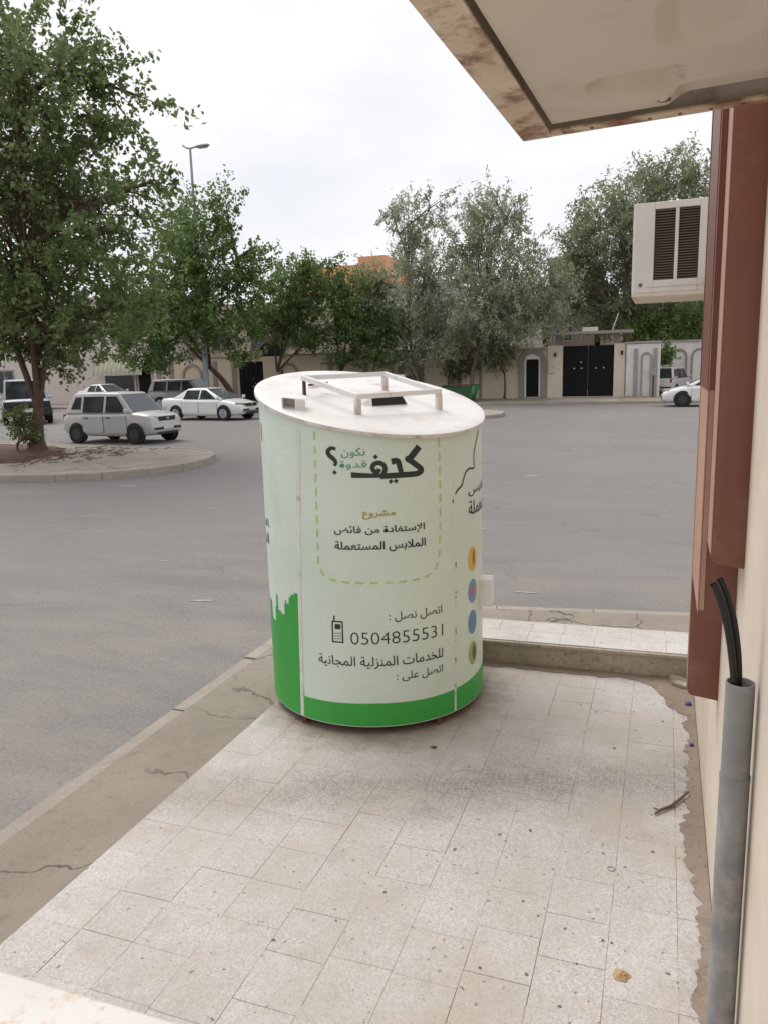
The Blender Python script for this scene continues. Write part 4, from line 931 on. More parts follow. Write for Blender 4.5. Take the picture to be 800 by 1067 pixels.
def car(name, label, cat, loc, rz, st, cab, wins, paint, wheels, rim='rim', ws='glass_lt', plates=True, group=None, head='lamp', front=True, rear=True, extra=None):
    t = thing(name, label, cat, loc, rz, group)
    L0, L1 = st[0][0], st[-1][0]
    loft_body(st, 'body', MT[paint], t)
    fb, fr_, rr_, rb, zb, zr, wb, wr = cab
    mid = (fr_ + rr_) / 2
    def W(x): return wb
    v = [(fb, -W(fb), zb), (fb, W(fb), zb), (fr_, -wr, zr), (fr_, wr, zr), (mid, -wr, zr + .02), (mid, wr, zr + .02), (rr_, -wr, zr), (rr_, wr, zr), (rb, -W(rb), zb), (rb, W(rb), zb),
         (mid, -W(mid), zb), (mid, W(mid), zb), (fr_, -W(fr_), zb), (fr_, W(fr_), zb), (rr_, -W(rr_), zb), (rr_, W(rr_), zb)]
    f = [(0, 1, 3, 2), (2, 3, 5, 4), (4, 5, 7, 6), (6, 7, 9, 8), (0, 2, 12), (12, 2, 4, 10), (10, 4, 6, 14), (14, 6, 8), (1, 13, 3), (13, 11, 5, 3), (11, 15, 7, 5), (15, 9, 7), (0, 12, 10, 14, 8, 9, 15, 11, 13, 1)]
    MB().add(v, f).build('cabin', MT[paint], t, smooth='fix', bevel=.06, seg=4)
    # glass, lying 5 mm proud of the cabin
    def top(x): return float(np.interp(x, [rb, rr_, mid, fr_, fb], [zb, zr, zr + .02, zr, zb]))
    def side(x, s, sg):
        z = zb + (zr - zb) * s; y = W(x) + (wr - W(x)) * s + .012
        return (x, sg * y, z)
    for (b0, b1, t0, t1, s0, s1) in wins:
        for sg in (-1, 1):
            q = [side(b0, s0, sg), side(b1, s0, sg), side(t1, s1, sg), side(t0, s1, sg)]
            MB().add(q, [(0, 1, 2, 3) if sg < 0 else (3, 2, 1, 0)]).build('window', MT['glass'], t)
    def slope(xa, za, ya, xb, zb2, yb, nm, mt):
        d = Vector((xb - xa, 0, zb2 - za)).normalized(); nrm = Vector((d.z, 0, -d.x)) * (1 if xa > xb else -1)
        if nrm.z < 0: nrm = -nrm
        o_ = nrm * .008; a_, b_ = Vector((xa, 0, za)) + d * .05 + o_, Vector((xb, 0, zb2)) - d * .07 + o_
        q = [(a_.x, -ya + .09, a_.z), (a_.x, ya - .09, a_.z), (b_.x, yb - .06, b_.z), (b_.x, -yb + .06, b_.z)]
        MB().add(q, [(0, 1, 2, 3)]).build(nm, MT[mt], t)
    slope(fb, zb, W(fb), fr_, zr, wr, 'windscreen', ws); slope(rb, zb, W(rb), rr_, zr, wr, 'rear_window', 'glass')
    xs = [s[0] for s in st]
    hw = lambda x: float(np.interp(x, xs, [s[1] for s in st])); tz_ = lambda x: float(np.interp(x, xs, [s[2] for s in st])); lz = lambda x: float(np.interp(x, xs, [s[3] for s in st]))
    R = wheels[2]
    for x in wheels[:2]:
        for sg in (-1, 1):
            w = hw(x)
            MB().lathe([(R + .055, -.012), (R + .055, .006)], 28, 'y', (x, sg * (w - .002), R + .01)).build('wheel_well_shade', MT['trim'], t)  # black disc on the body side paints the shade of the wheel well
            wl = MB().lathe([(R * .6, -.11), (R * .93, -.11), (R, -.07), (R, .07), (R * .93, .11), (R * .6, .11)], 28, 'y').build('wheel', MT['tyre'], t, smooth=True); wl.location = (x, sg * (w - .065), R)
            hub = MB().lathe([(R * .64, -.004), (R * .64, .006), (R * .55, .004), (R * .5, -.012)], 20, 'y').build('rim', MT['rim'], wl) if rim == 'rim' else MB().lathe([(R * .60, -.004), (R * .60, .004)], 20, 'y').build('rim', MT['rim_dk'], wl)
            hub.location = (0, sg * .112, 0)
            if rim == 'rim':
                sp = MB()
                for k in range(5):
                    a = 2 * PI * k / 5; sp.bar((0, 0, 0), (R * .56 * math.cos(a), 0, R * .56 * math.sin(a)), .012, .055, up=(0, 1, 0))
                # dark gaps between the spokes
                o = MB().lathe([(R * .52, -.003), (R * .52, .003)], 20, 'y').build('wheel_gap', MT['rim_dk'], wl); o.location = (0, sg * .118, 0)
                o = sp.build('spoke', MT['rim'], wl); o.location = (0, sg * .123, 0)
    # doors as thin raised skins with open joints
    for (x0, x1) in (extra or {}).get('doors', []):
        for sg in (-1, 1):
            v = []
            for z in np.linspace(max(lz(x0), lz(x1)) + .12, min(tz_(x0), tz_(x1)) - .10, 4):
                for x in (x0, x1): v.append((x, sg * (hw(x) + .006), z))
            n_ = len(v); v += [(x, y - sg * .03, z) for x, y, z in v]
            f = [(2 * i, 2 * i + 1, 2 * i + 3, 2 * i + 2) for i in range(3)]
            f += [(0, 1, 1 + n_, n_), (n_ - 2, n_ - 1, 2 * n_ - 1, 2 * n_ - 2), (0, 2, 4, 6, 6 + n_, 4 + n_, 2 + n_, n_), (1, 3, 5, 7, 7 + n_, 5 + n_, 3 + n_, 1 + n_)]
            dr = MB().add(v, f).build('door', MT[paint], t, smooth='fix')
            for p in dr.data.polygons: p.use_smooth = False
            xh = x0 + .10; zh = min(tz_(x0), tz_(x1)) - .17
            MB().box(xh, xh + .17, sg * (hw(xh) + .006) - .012, sg * (hw(xh) + .006) + .018, zh, zh + .035).build('handle', MT[(extra or {}).get('handle', paint)], dr)
    if (extra or {}).get('doors'):
        for xg in sorted({round(q, 2) for d in extra['doors'] for q in d}):
            xg2 = xg + (.02 if xg < 0 else 0)
            for sg in (-1, 1):
                yy = sg * (hw(xg) + .001)
                MB().box(xg - .012, xg + .012, min(yy, yy - sg * .02), max(yy, yy - sg * .02), lz(xg) + .14, tz_(xg) - .12).build('door_gap', MT['trim'], t)
    for sg in (-1, 1):
        xm = fb - .12
        MB().box(xm - .06, xm + .03, min(sg * (W(xm) + .02), sg * (W(xm) + .19)), max(sg * (W(xm) + .02), sg * (W(xm) + .19)), zb + .03, zb + .16).build('mirror', MT[(extra or {}).get('mirror', paint)], t, bevel=.03)
    def face(x, y0, y1, z0, z1, nm, mt, out=1, wrapx=.0, bev=.02):
        """lamp / grille / plate seated in the nose or tail"""
        MB().box(min(x, x - out * .10), max(x, x - out * .10), y0, y1, z0, z1).build(nm, MT[mt], t, bevel=bev)
    e = extra or {}
    if front:
        x = L1; zt = e.get('lampz', .66)
        for sg in (-1, 1):
            y0, y1 = sorted((sg * e.get('lampin', .42), sg * e.get('lampout', .70)))
            xo = L1 - e.get('lampback', .10)
            MB().add([(xo + .075, y0 if sg > 0 else y1, zt - .07), (xo + .075, y0 if sg > 0 else y1, zt + .07), (xo - .17, y1 + .02 if sg > 0 else y0 - .02, zt + .10), (xo - .17, y1 + .02 if sg > 0 else y0 - .02, zt - .03),
                      (xo - .25, y0 if sg > 0 else y1, zt - .07), (xo - .25, y0 if sg > 0 else y1, zt + .07), (xo - .30, (y1 if sg > 0 else y0) * .95, zt + .10), (xo - .30, (y1 if sg > 0 else y0) * .95, zt - .03)],
                     [(0, 1, 2, 3), (4, 7, 6, 5), (1, 5, 6, 2), (0, 3, 7, 4), (0, 4, 5, 1), (3, 2, 6, 7)]).build('headlight', MT[head], t, smooth='fix')
        face(x + .012, -e.get('gr', .36), e.get('gr', .36), zt - .07, zt + .06, 'grille', 'trim')
        face(x + .025, -.06, .06, zt - .03, zt + .03, 'badge', 'rim', bev=.01)
        face(x + .018, -.60, .60, .42, .50, 'bumper_gap', 'trim')
        face(x + .012, -.45, .45, .27, .36, 'air_intake', 'trim')
        if plates: face(x + .034, -.22, .22, .43, .54, 'number_plate', 'plate', bev=.004)
    if rear:
        for sg in (-1, 1):
            y0, y1 = sorted((sg * e.get('tl', .60), sg * (hw(L0 + .02) + .004)))
            MB().box(L0 - .012, L0 + .09, y0, y1, e.get('tz', .72), e.get('tz', .72) + e.get('th', .2)).build('tail_light', MT['tail'], t, bevel=.02)
        if plates: MB().box(L0 - .016, L0 + .05, -.22, .22, .62, .74).build('number_plate', MT['plate'], t)
        MB().box(L0 - .02, L0 + .1, -.7, .7, .42, .50).build('bumper_gap', MT['trim'], t)
    return t

HB = [(-1.80, .68, .78, .40), (-1.76, .75, .90, .33), (-1.55, .79, .945, .26), (-.6, .81, .95, .22), (.6, .81, .96, .22), (.85, .81, .975, .22), (1.3, .79, .925, .24), (1.60, .76, .87, .26), (1.74, .70, .79, .29), (1.80, .62, .62, .35)]
HC = (1.10, .46, -1.38, -1.70, .92, 1.555, .765, .60)
HW = [(.02, .88, .02, .43, .06, .84), (-.92, -.08, -.92, -.08, .06, .84), (-1.42, -1.02, -1.26, -1.02, .22, .82)]
SD = [(-2.24, .70, .86, .42), (-2.18, .80, .98, .33), (-1.7, .86, 1.0, .24), (0, .875, .93, .19), (.9, .875, .93, .19), (1.45, .86, .86, .21), (1.95, .80, .75, .23), (2.18, .70, .64, .27), (2.25, .58, .50, .32)]
SDC = (1.28, .20, -.78, -1.72, .90, 1.405, .815, .56)
SDW = [(.02, .92, .02, .28, .08, .84), (-.92, -.06, -.80, -.06, .08, .84)]
SV = [(-2.3, .78, .98, .45), (-2.22, .88, 1.08, .38), (-1.8, .92, 1.10, .32), (0, .93, 1.08, .28), (1.0, .93, 1.10, .28), (1.6, .91, 1.04, .30), (2.1, .85, .95, .33), (2.28, .76, .80, .38), (2.34, .66, .62, .44)]
SVC = (1.30, .60, -1.95, -2.22, 1.05, 1.74, .88, .70)
SVW = [(.12, 1.0, .12, .56, .06, .84), (-.86, .04, -.86, .04, .06, .84), (-1.85, -.96, -1.78, -.96, .06, .84)]
car('hatchback_car', 'dusty silver hatchback with dark windows standing by the traffic island at left', 'car', (-16.2, 20.3, 0), math.radians(-5), HB, HC, HW, 'carsilver', (-1.18, 1.18, .295), rim='dark', extra=dict(doors=[(-.92, -.06), (-.02, .88)], handle='trim', lampz=.76, lampout=.68, lampback=.12), head='lamp')
car('sedan_car', 'clean white sedan driving past, directly behind the silver hatchback', 'car', (-19.3, 30.35, 0), math.radians(-7), SD, SDC, SDW, 'carwhite', (-1.33, 1.36, .315), extra=dict(doors=[(-.98, -.04), (0, 1.0)], lampz=.68, lampout=.72, lampback=.10))
car('sedan_car', 'white sedan with black wheels, its front half showing beside the brown pilaster', 'car', (2.1, 37.45, 0), math.radians(180), SD, SDC, SDW, 'carwhite', (-1.33, 1.36, .325), rim='dark', extra=dict(doors=[(-.98, -.04), (0, 1.0)], lampz=.68, lampout=.72))
car('suv_car', 'grey estate car parked behind the white sedan, under the lamp post', 'car', (-27.0, 40.0, .0), math.radians(2), SV, SVC, SVW, 'cargrey', (-1.38, 1.42, .35), extra=dict(doors=[(-.92, .0), (.06, 1.0)]))
car('sedan_car', 'white sedan parked in front of the striped awning', 'car', (-35.2, 42.6, .11), math.radians(-18), SD, SDC, SDW, 'carwhite', (-1.33, 1.36, .315), ws='glass_lt')
car('van_car', 'white van seen from behind between the tree trunk and the silver hatchback', 'car', (-37.6, 38.2, 0), math.radians(128), SV, (1.5, .95, -2.1, -2.26, 1.05, 1.86, .88, .76), SVW, 'carwhite', (-1.38, 1.42, .35))
car('hatchback_car', 'pale silver hatchback parked nose-in at the white wall, seen from behind', 'car', (.2, 46.9, .11), math.radians(72), HB, HC, HW, 'carsilver', (-1.18, 1.18, .295), rim='dark')
car('hatchback_car', 'white car whose roof shows above the bin lid, next to the green dumpster', 'car', (-14.35, 42.2, .11), math.radians(0), HB, HC, HW, 'carwhite', (-1.18, 1.18, .295), rim='dark')
# truck at the far left edge
TX = [(-2.5, .92, 1.02, .50), (-2.44, .98, 1.10, .46), (0, 1.0, 1.12, .44), (2.3, .98, 1.12, .46), (2.44, .94, 1.05, .5), (2.5, .86, .85, .55)]
tr = car('pickup_truck', 'pale blue truck with a black bumper behind the big tree, at the left edge', 'truck', (-28.6, 28.9, 0), math.radians(-44), TX, (1.6, 1.05, -2.2, -2.4, 1.1, 2.0, .93, .82), [(.2, 1.3, .2, .95, .08, .84), (-1.0, .1, -1.0, .1, .08, .84)], 'carblue', (-1.5, 1.55, .40), ws='glass')
MB().box(2.3, 2.66, -1.0, 1.0, .40, .78).build('bumper', MT['trim'], tr, bevel=.05)
MB().box(2.3, 2.56, -.96, .96, .79, 1.05).build('nose', MT['trim'], tr, bevel=.03)
MB().box(2.655, 2.68, -.25, .25, .58, .74).build('number_plate', MT['plate'], tr)
MB().bar((-2.2, -.7, 2.10), (1.0, -.7, 2.10), .05, .05).build('roof_rail', MT['pole'], tr)
MB().bar((-2.2, .7, 2.10), (1.0, .7, 2.10), .05, .05).build('roof_rail', MT['pole'], tr)

# green dumpster by the wall
dp = thing('dumpster', 'green wheeled dumpster standing at the far wall, just above the bin lid', 'dumpster', (-10.62, 41.75, .11), math.radians(-6)); dp.scale = (.82, .82, .82)
mb = MB(); mb.add([(-.8, -.5, .15), (.8, -.5, .15), (.8, .5, .15), (-.8, .5, .15), (-1.05, -.62, 1.0), (1.05, -.62, 1.0), (1.05, .62, 1.0), (-1.05, .62, 1.0)], [(3, 2, 1, 0), (0, 1, 5, 4), (1, 2, 6, 5), (2, 3, 7, 6), (3, 0, 4, 7), (4, 5, 6, 7)])
mb.build('body', MT['dump'], dp, bevel=.03)
for s in (-1, 1):
    MB().add([(s * .83, -.56, .12), (s * .83, .54, .12), (s * 1.13, .66, 1.06), (s * 1.13, -.68, 1.06), (s * .80, -.56, .12), (s * .80, .54, .12), (s * 1.09, .66, 1.06), (s * 1.09, -.68, 1.06)], [(0, 1, 2, 3), (7, 6, 5, 4), (0, 3, 7, 4), (1, 5, 6, 2), (3, 2, 6, 7), (0, 4, 5, 1)]).build('end_panel', MT['dump_s'], dp, smooth='fix')
MB().box(-1.12, 1.12, -.68, .68, 1.065, 1.10).build('rim', MT['dump'], dp)
MB().box(-1.0, 1.0, -.58, .58, 1.10, 1.14).build('waste', MT['dump_l'], dp)
for sx in (-.7, .7):
    for sy in (-.4, .4): MB().lathe([(.08, -.03), (.08, .03)], 12, 'y', (sx, sy, .08)).build('wheel', MT['tyre'], dp)
# ------------------------------------------------------------------ far boundary wall, doors, gate
FY = 45.0; FZ = .11
bw = thing('boundary_wall', 'long tan plastered wall with grey pilasters and blind arches across the street', 'wall', (-18, FY, FZ))
def fx(x): return x + 18
def arch_strip(mb, x0, x1, zs, w, y0, y1, zb=0.0, n=10):
    """inverted-U moulding between x0 and x1, springing at zs"""
    c, R = (x0 + x1) / 2, (x1 - x0) / 2
    O = [(x0, zb)] + [(c - R * math.cos(PI * k / n), zs + R * math.sin(PI * k / n)) for k in range(n + 1)] + [(x1, zb)]
    I = [(x0 + w, zb)] + [(c - (R - w) * math.cos(PI * k / n), zs + (R - w) * math.sin(PI * k / n)) for k in range(n + 1)] + [(x1 - w, zb)]
    v = []; f = []; m_ = len(O)
    for (a, b) in zip(O, I): v += [(a[0], y0, a[1]), (b[0], y0, b[1]), (b[0], y1, b[1]), (a[0], y1, a[1])]
    for i in range(m_ - 1):
        for k in range(4): f.append((4 * i + k, 4 * i + (k + 1) % 4, 4 * i + 4 + (k + 1) % 4, 4 * i + 4 + k))
    f += [(0, 3, 2, 1), (4 * m_ - 4, 4 * m_ - 3, 4 * m_ - 2, 4 * m_ - 1)]
    mb.add(v, f)
def wallrun(x0, x1, name='wall_face', mat='plaster', h=2.88): return MB().box(fx(x0), fx(x1), 0, .28, -.12, h).build(name, MT[mat], bw)
wallrun(-33.0, -26.42); wallrun(-24.54, -7.60); wallrun(-6.74, -5.50)
MB().box(fx(-26.42), fx(-24.54), 0, .28, 2.62, 3.3).build('lintel', MT['plaster'], bw)
MB().box(fx(-7.60), fx(-6.74), 0, .28, 2.40, 2.88).build('lintel', MT['plaster'], bw)
for x in (-32.6, -31.55, -28.15, -26.7, -19.8, -17.4, -15.15, -13.85, -11.95):
    MB().box(fx(x) - .17, fx(x) + .17, -.05, -.003, -.1, 2.70).build('pilaster', MT['pilaster'], bw, bevel=.012)
for (x0, x1) in ((-30.7, -29.1), (-23.4, -22.0), (-17.0, -15.6), (-11.55, -10.15)):
    mb = MB(); arch_strip(mb, fx(x0), fx(x1), 1.75, .16, -.06, -.003); mb.build('arch_moulding', MT['pilaster'], bw)
mb = MB(); arch_strip(mb, fx(-25.0), fx(-22.9), 2.9, .16, -.06, .3, 2.7); mb.build('arch_moulding', MT['pilaster'], bw)
MB().box(fx(-24.8), fx(-23.1), .05, .2, 2.89, 3.7).build('fanlight', MT['winglass'], bw)
MB().box(fx(-33.0), fx(-26.45), -.06, .34, 2.885, 2.98).build('coping', MT['pilaster'], bw)
MB().box(fx(-22.85), fx(-8.02), -.06, .34, 2.885, 2.98).build('coping', MT['pilaster'], bw)
for k in range(26):
    x = -8.0 + k * .092 + random.uniform(-.02, .02)
    if -6.3 < x: break
for k in range(30):                                          # broken white capping stones along the top
    x = -11.2 + k * .16
    if x > -6.4: break
    MB().box(fx(x), fx(x) + random.uniform(.10, .155), -.05, .3, 2.982, 3.0 + random.uniform(.02, .09)).build('capping_stone', MT['plaster_w'], bw)
# black door in the left bay and the arched side door
d = MB().box(fx(-26.35), fx(-24.6), .06, .11, .0, 2.6).build('door', MT['gate'], bw, label='wide black door in the left part of the wall')
for k in range(5): MB().box(fx(-26.28) + k * .34, fx(-26.28) + k * .34 + .28, .035, .058, .12, 2.5).build('panel', MT['gate'], d, bevel=.01)
for (x, z) in ((-25.3, 1.5), (-25.15, 1.2), (-25.35, 1.0)): MB().lathe([(.04, .02), (.04, .034)], 10, 'y', (fx(x), 0, z)).build('stud', MT['rim'], d)
d = MB().box(fx(-7.58), fx(-6.76), .10, .15, .0, 2.2).build('door', MT['gate'], bw, label='narrow black door under the arch')
for k in range(2): MB().box(fx(-7.52) + k * .40, fx(-7.52) + k * .40 + .36, .08, .098, .1, 2.1).build('panel', MT['gate'], d, bevel=.01)
mb = MB(); arch_strip(mb, fx(-7.98), fx(-6.42), 2.05, .30, -.10, -.003, 0, 12); mb.build('door_surround', MT['pilaster'], bw)
mb = MB(); arch_strip(mb, fx(-7.66), fx(-6.74), 2.03, .10, -.06, -.003, 0, 12); mb.build('arch_trim', MT['plaster_w'], bw)
MB().box(fx(-7.98), fx(-6.42), -.06, .002, 2.66, 2.80).build('door_surround', MT['pilaster'], bw)
MB().box(fx(-7.7), fx(-6.7), -.5, -.01, -.1, .08).build('door_step', MT['slab'], bw)
# gate piers with the flat concrete canopy
for (x0, x1) in ((-6.34, -5.52), (-2.72, -2.12)):
    MB().box(fx(x0), fx(x1), -.10, .42, -.1, 2.92).build('gate_pier', MT['plaster_p'], bw, bevel=.02)
for x in (-5.75, -2.60): MB().box(fx(x) - .15, fx(x) + .15, .05, .35, 2.925, 3.46).build('canopy_post', MT['pilaster'], bw)
MB().box(fx(-6.55), fx(-1.75), -.55, .75, 3.465, 3.62).build('canopy', MT['slab'], bw, bevel=.01)
MB().box(fx(-4.45), fx(-3.65), .0, .5, 3.622, 3.86).build('canopy_block', MT['plaster_w'], bw)
for x in (-5.9, -2.3): MB().box(fx(x) - .06, fx(x) + .06, -.24, -.103, 2.30, 2.52).build('wall_lamp', MT['trim'], bw, bevel=.02)
MB().bar((fx(-2.85), .1, 3.63), (fx(-2.55), .1, 4.55), .10, .05).build('leaning_board', MT['plaster_w'], bw)
gt = thing('metal_gate', 'wide black double metal gate under the concrete canopy', 'gate', (-4.12, FY + .12, FZ))
for sx in (-1, 1):
    lf = MB().box(min(sx * .01, sx * 1.385), max(sx * .01, sx * 1.385), 0, .05, .05, 2.86).build('gate_leaf', MT['gate'], gt)
    for j in range(3):
        for i in range(2):
            xa = sx * (.08 + i * .66); xb = sx * (.08 + i * .66 + .58); z0 = .15 + j * .9
            MB().box(min(xa, xb), max(xa, xb), -.025, -.002, z0, z0 + .8).build('panel', MT['gate'], lf, bevel=.015)
    for (u, z) in ((.35, 1.62), (.75, 1.62), (.38, 1.95)) if sx < 0 else ((.42, 1.62), (.85, 1.62)):
        MB().lathe([(.045, -.05), (.045, -.027)], 10, 'y', (sx * u, 0, z)).build('stud', MT['rim'], lf)
tag(MB().box(-6.26, -5.98, FY - .22, FY - .104, 1.50, 2.0).build('meter_box', MT['plaster'], None, bevel=.015), 'small beige meter box on the pier left of the black gate', 'meter box')
mbx = thing('meter_box', 'grey meter box on a short post at the left part of the tan wall', 'meter box', (-32.0, FY - .5, FZ))
MB().box(-.22, .22, -.12, .12, .9, 1.6).build('box', MT['pilaster'], mbx, bevel=.02); MB().box(-.04, .04, -.04, .04, 0, .897).build('post', MT['pole'], mbx)

# white wall right of the gate: a rounded front return and a recessed run behind the parked cars
ww = thing('boundary_wall', 'white plastered wall with arched panels right of the black gate', 'wall', (0, FY, FZ))
MB().box(-2.08, -.30, -.25, .3, -.1, 2.86).build('wall_face', MT['plaster_w'], ww, bevel=.06)
MB().box(-.60, -.34, .32, 4.0, -.1, 2.8).build('wall_return', MT['plaster_w'], ww)
MB().box(-.34, 9, 3.7, 4.0, -.1, 2.95).build('wall_face', MT['plaster_w'], ww)
for x in (-1.55, -.55): MB().box(x - .10, x + .10, -.33, -.253, -.08, 2.6).build('pilaster', MT['pilaster_w'], ww, bevel=.02)
mb = MB(); arch_strip(mb, -1.3, -.72, 2.1, .09, -.31, -.253); mb.build('arch_moulding', MT['pilaster_w'], ww)
for k in range(6):
    x = .2 + k * 1.15
    mb = MB(); arch_strip(mb, x, x + .95, 2.1, .10, 3.62, 3.697); mb.build('arch_moulding', MT['pilaster'], ww)
MB().box(-2.12, -.26, -.3, .35, 2.862, 2.97).build('coping', MT['pilaster_w'], ww, bevel=.02)
MB().box(-.34, 9, 3.62, 4.1, 2.952, 3.05).build('coping', MT['pilaster_w'], ww)
mp_ = thing('meter_post', 'small grey box on a post in front of the white wall corner', 'meter box', (-.62, FY - .9, FZ))
MB().box(-.13, .13, -.08, .08, 1.15, 1.5).build('box', MT['slab'], mp_, bevel=.02); MB().box(-.035, .035, -.035, .035, 0, 1.147).build('post', MT['trim'], mp_)
rb_ = MB()
for k in range(60):
    p = Vector((random.uniform(-2.0, -.7), FY - random.uniform(.35, 1.1), FZ)); s = random.uniform(.03, .10)
    rb_.add([p + Vector(q) * s for q in ((-1, -1, 0), (1, -1, 0), (1, 1, 0), (-1, 1, 0), (random.uniform(-.4, .4), random.uniform(-.4, .4), 1.2))], [(0, 1, 4), (1, 2, 4), (2, 3, 4), (3, 0, 4)])
rb_.build('rubble', MT['dirt'], None, kind='stuff')

# ------------------------------------------------------------------ houses behind the walls
def house(name, label, x0, x1, y0, y1, h, mat, wins=(), parapet=.35, roof=None):
    t = thing(name, label, 'house', ((x0 + x1) / 2, y0, FZ)); cx = (x0 + x1) / 2
    MB().box(x0 - cx, x1 - cx, 0, y1 - y0, -.1, h).build('wall', MT[mat], t)
    r = MB().box(x0 - cx - .12, x1 - cx + .12, -.12, y1 - y0 + .12, h + .002, h + parapet).build('roof', MT[roof or mat], t)
    MB().box(x0 - cx - .2, x1 - cx + .2, -.2, y1 - y0 + .2, h + parapet + .002, h + parapet + .1).build('cornice', MT[roof or mat], r)
    for (wx, wz, w, hh) in wins:
        f_ = MB().box(wx - cx - w / 2 - .1, wx - cx + w / 2 + .1, -.05, -.002, wz - .1, wz + hh + .1).build('window', MT['pilaster_w'], t)
        MB().box(wx - cx - w / 2, wx - cx + w / 2, -.065, -.052, wz, wz + hh).build('pane', MT['winglass'], f_)
        MB().box(wx - cx - .03, wx - cx + .03, -.08, -.067, wz, wz + hh).build('mullion', MT['pilaster_w'], f_)
    return t
house('shop_house', 'pinkish white house with a striped awning at the left end of the street', -52, -34.0, 46.0, 60, 7.0, 'pinkwall', [(-44, 4.2, 1.2, 1.4), (-47.5, 4.2, 1.2, 1.4), (-39.5, 4.4, 1.2, 1.4), (-36.3, 4.4, 1.2, 1.4), (-47.2, .9, 1.6, 1.6)])
sh = bpy.data.objects['shop_house']
MB().box(.1 + 5.0, 7.6, -.06, -.002, .4, 2.2).build('shop_window', MT['winglass'], sh)
MB().box(7.62, 7.78, -.10, -.002, 0, 2.7).build('pilaster', MT['pinkwall'], sh)
pw = MB().box(8.0, 9.0, -.06, -.002, .05, 2.9).build('door', MT['gate'], sh); MB().box(8.06, 8.94, -.09, -.062, .15, 2.8).build('panel', MT['gate'], pw)
aw = thing('awning', 'cream and green striped awning over the shop window at left', 'awning', (-38.05, 45.93, FZ + 1.95))
for k in range(22):
    a, b = k * .19, k * .19 + .187; v = []; n = 7
    for i in range(n):
        q = PI / 2 * i / (n - 1)
        for x in (a, b): v.append((x, -1.1 * math.cos(q), 1.15 * math.sin(q) ** 1.0))
        for x in (a, b): v.append((x, -1.07 * math.cos(q), 1.12 * math.sin(q)))
    f = []
    for i in range(n - 1): j = 4 * i; f += [(j, j + 1, j + 5, j + 4), (j + 3, j + 2, j + 6, j + 7)]
    f += [(1, 0, 2, 3)]
    MB().add(v, f).build('stripe', MT['awn_a' if k % 2 else 'awn_b'], aw, smooth=False)
house('villa', 'beige villa partly hidden by trees behind the left part of the tan wall', -33.2, -24.0, 51, 62, 5.9, 'beige', [(-31.2, 3.6, 1.3, 1.3), (-28.0, 3.6, 1.3, 1.3), (-25.4, 3.6, 1.3, 1.3)])
ov = house('villa', 'whitewashed villa with an orange upper storey behind the middle trees', -29.5, -21.9, 62, 74, 8.0, 'whitehouse', [(-27.5, 4.6, 1.4, 1.5), (-24.2, 4.6, 1.4, 1.5)], roof='orange')
MB().box(-3.6, 1.2, .3, 8, 8.46, 10.5).build('upper_storey', MT['orange'], ov); MB().box(1.203, 3.6, .3, 8, 8.46, 11.1).build('upper_storey', MT['orange'], ov)
for x in (-2.6, -.6): MB().box(x - .5, x + .5, .24, .298, 8.9, 9.8).build('window', MT['winglass'], ov)
house('villa', 'plain white villa behind the pale slender trees', -21.0, -15.2, 57, 68, 7.6, 'whitehouse', [(-19.6, 4.8, 1.2, 1.5), (-17.0, 4.8, 1.2, 1.5)])
house('villa', 'pale grey villa behind the trees left of the gate', -14.6, -8.9, 60, 70, 6.4, 'whitehouse', [(-13, 4.2, 1.2, 1.4), (-10.6, 4.2, 1.2, 1.4)])
house('villa', 'brownish house glimpsed between the crowns above the black gate', -8.4, -5.2, 60, 70, 9.1, 'brownhouse', [(-7.3, 6.4, 1.2, 1.4), (-7.3, 3.6, 1.2, 1.4)])
house('villa', 'pale house behind the trees at the far right', -4.8, 9, 62, 72, 6.0, 'beige', [(-2.2, 3.8, 1.3, 1.4), (2, 3.8, 1.3, 1.4)])
house('villa', 'low cream house behind the big tree at the far left', -75, -54, 50, 64, 6.2, 'beige', [(-70, 3.6, 1.3, 1.4), (-65, 3.6, 1.3, 1.4), (-59, 3.6, 1.3, 1.4)])

# ------------------------------------------------------------------ street lamp
lx, ly = -24.5, 38.2
lamp = thing('street_lamp', 'tall grey street lamp with a single short arm, rising from among the trees', 'street lamp', (lx, ly, 0))
MB().tube([(0, 0, 0), (0, 0, 4.2)], [.17, .14], 16).build('lower_post', MT['pole_b'], lamp, smooth=True)
MB().tube([(0, 0, 4.21), (0, 0, 14.0)], [.12, .06], 14).build('post', MT['pole'], lamp, smooth=True)
MB().box(-.16, .16, -.2, .16, 4.05, 4.35).build('junction_box', MT['pole'], lamp, bevel=.02)
MB().tube([(-.5, .1, 14.2), (-.25, .05, 14.04), (0, 0, 13.98), (.3, -.03, 14.0)], .05, 10).build('arm', MT['pole'], lamp, smooth=True)
hd = MB().add([], []); P = []
hd.lathe([(.02, 0), (.10, .10), (.155, .30), (.165, .55), (.13, .80), (.04, .93)], 14, 'x')
hd.v = [(x + .28, y, z * .62 + 14.02) for x, y, z in hd.v]; hd.build('lamp_head', MT['pole'], lamp, smooth='fix')
MB().box(.55, 1.05, -.09, .09, 13.905, 13.925).build('diffuser', MT['lamp'], lamp)
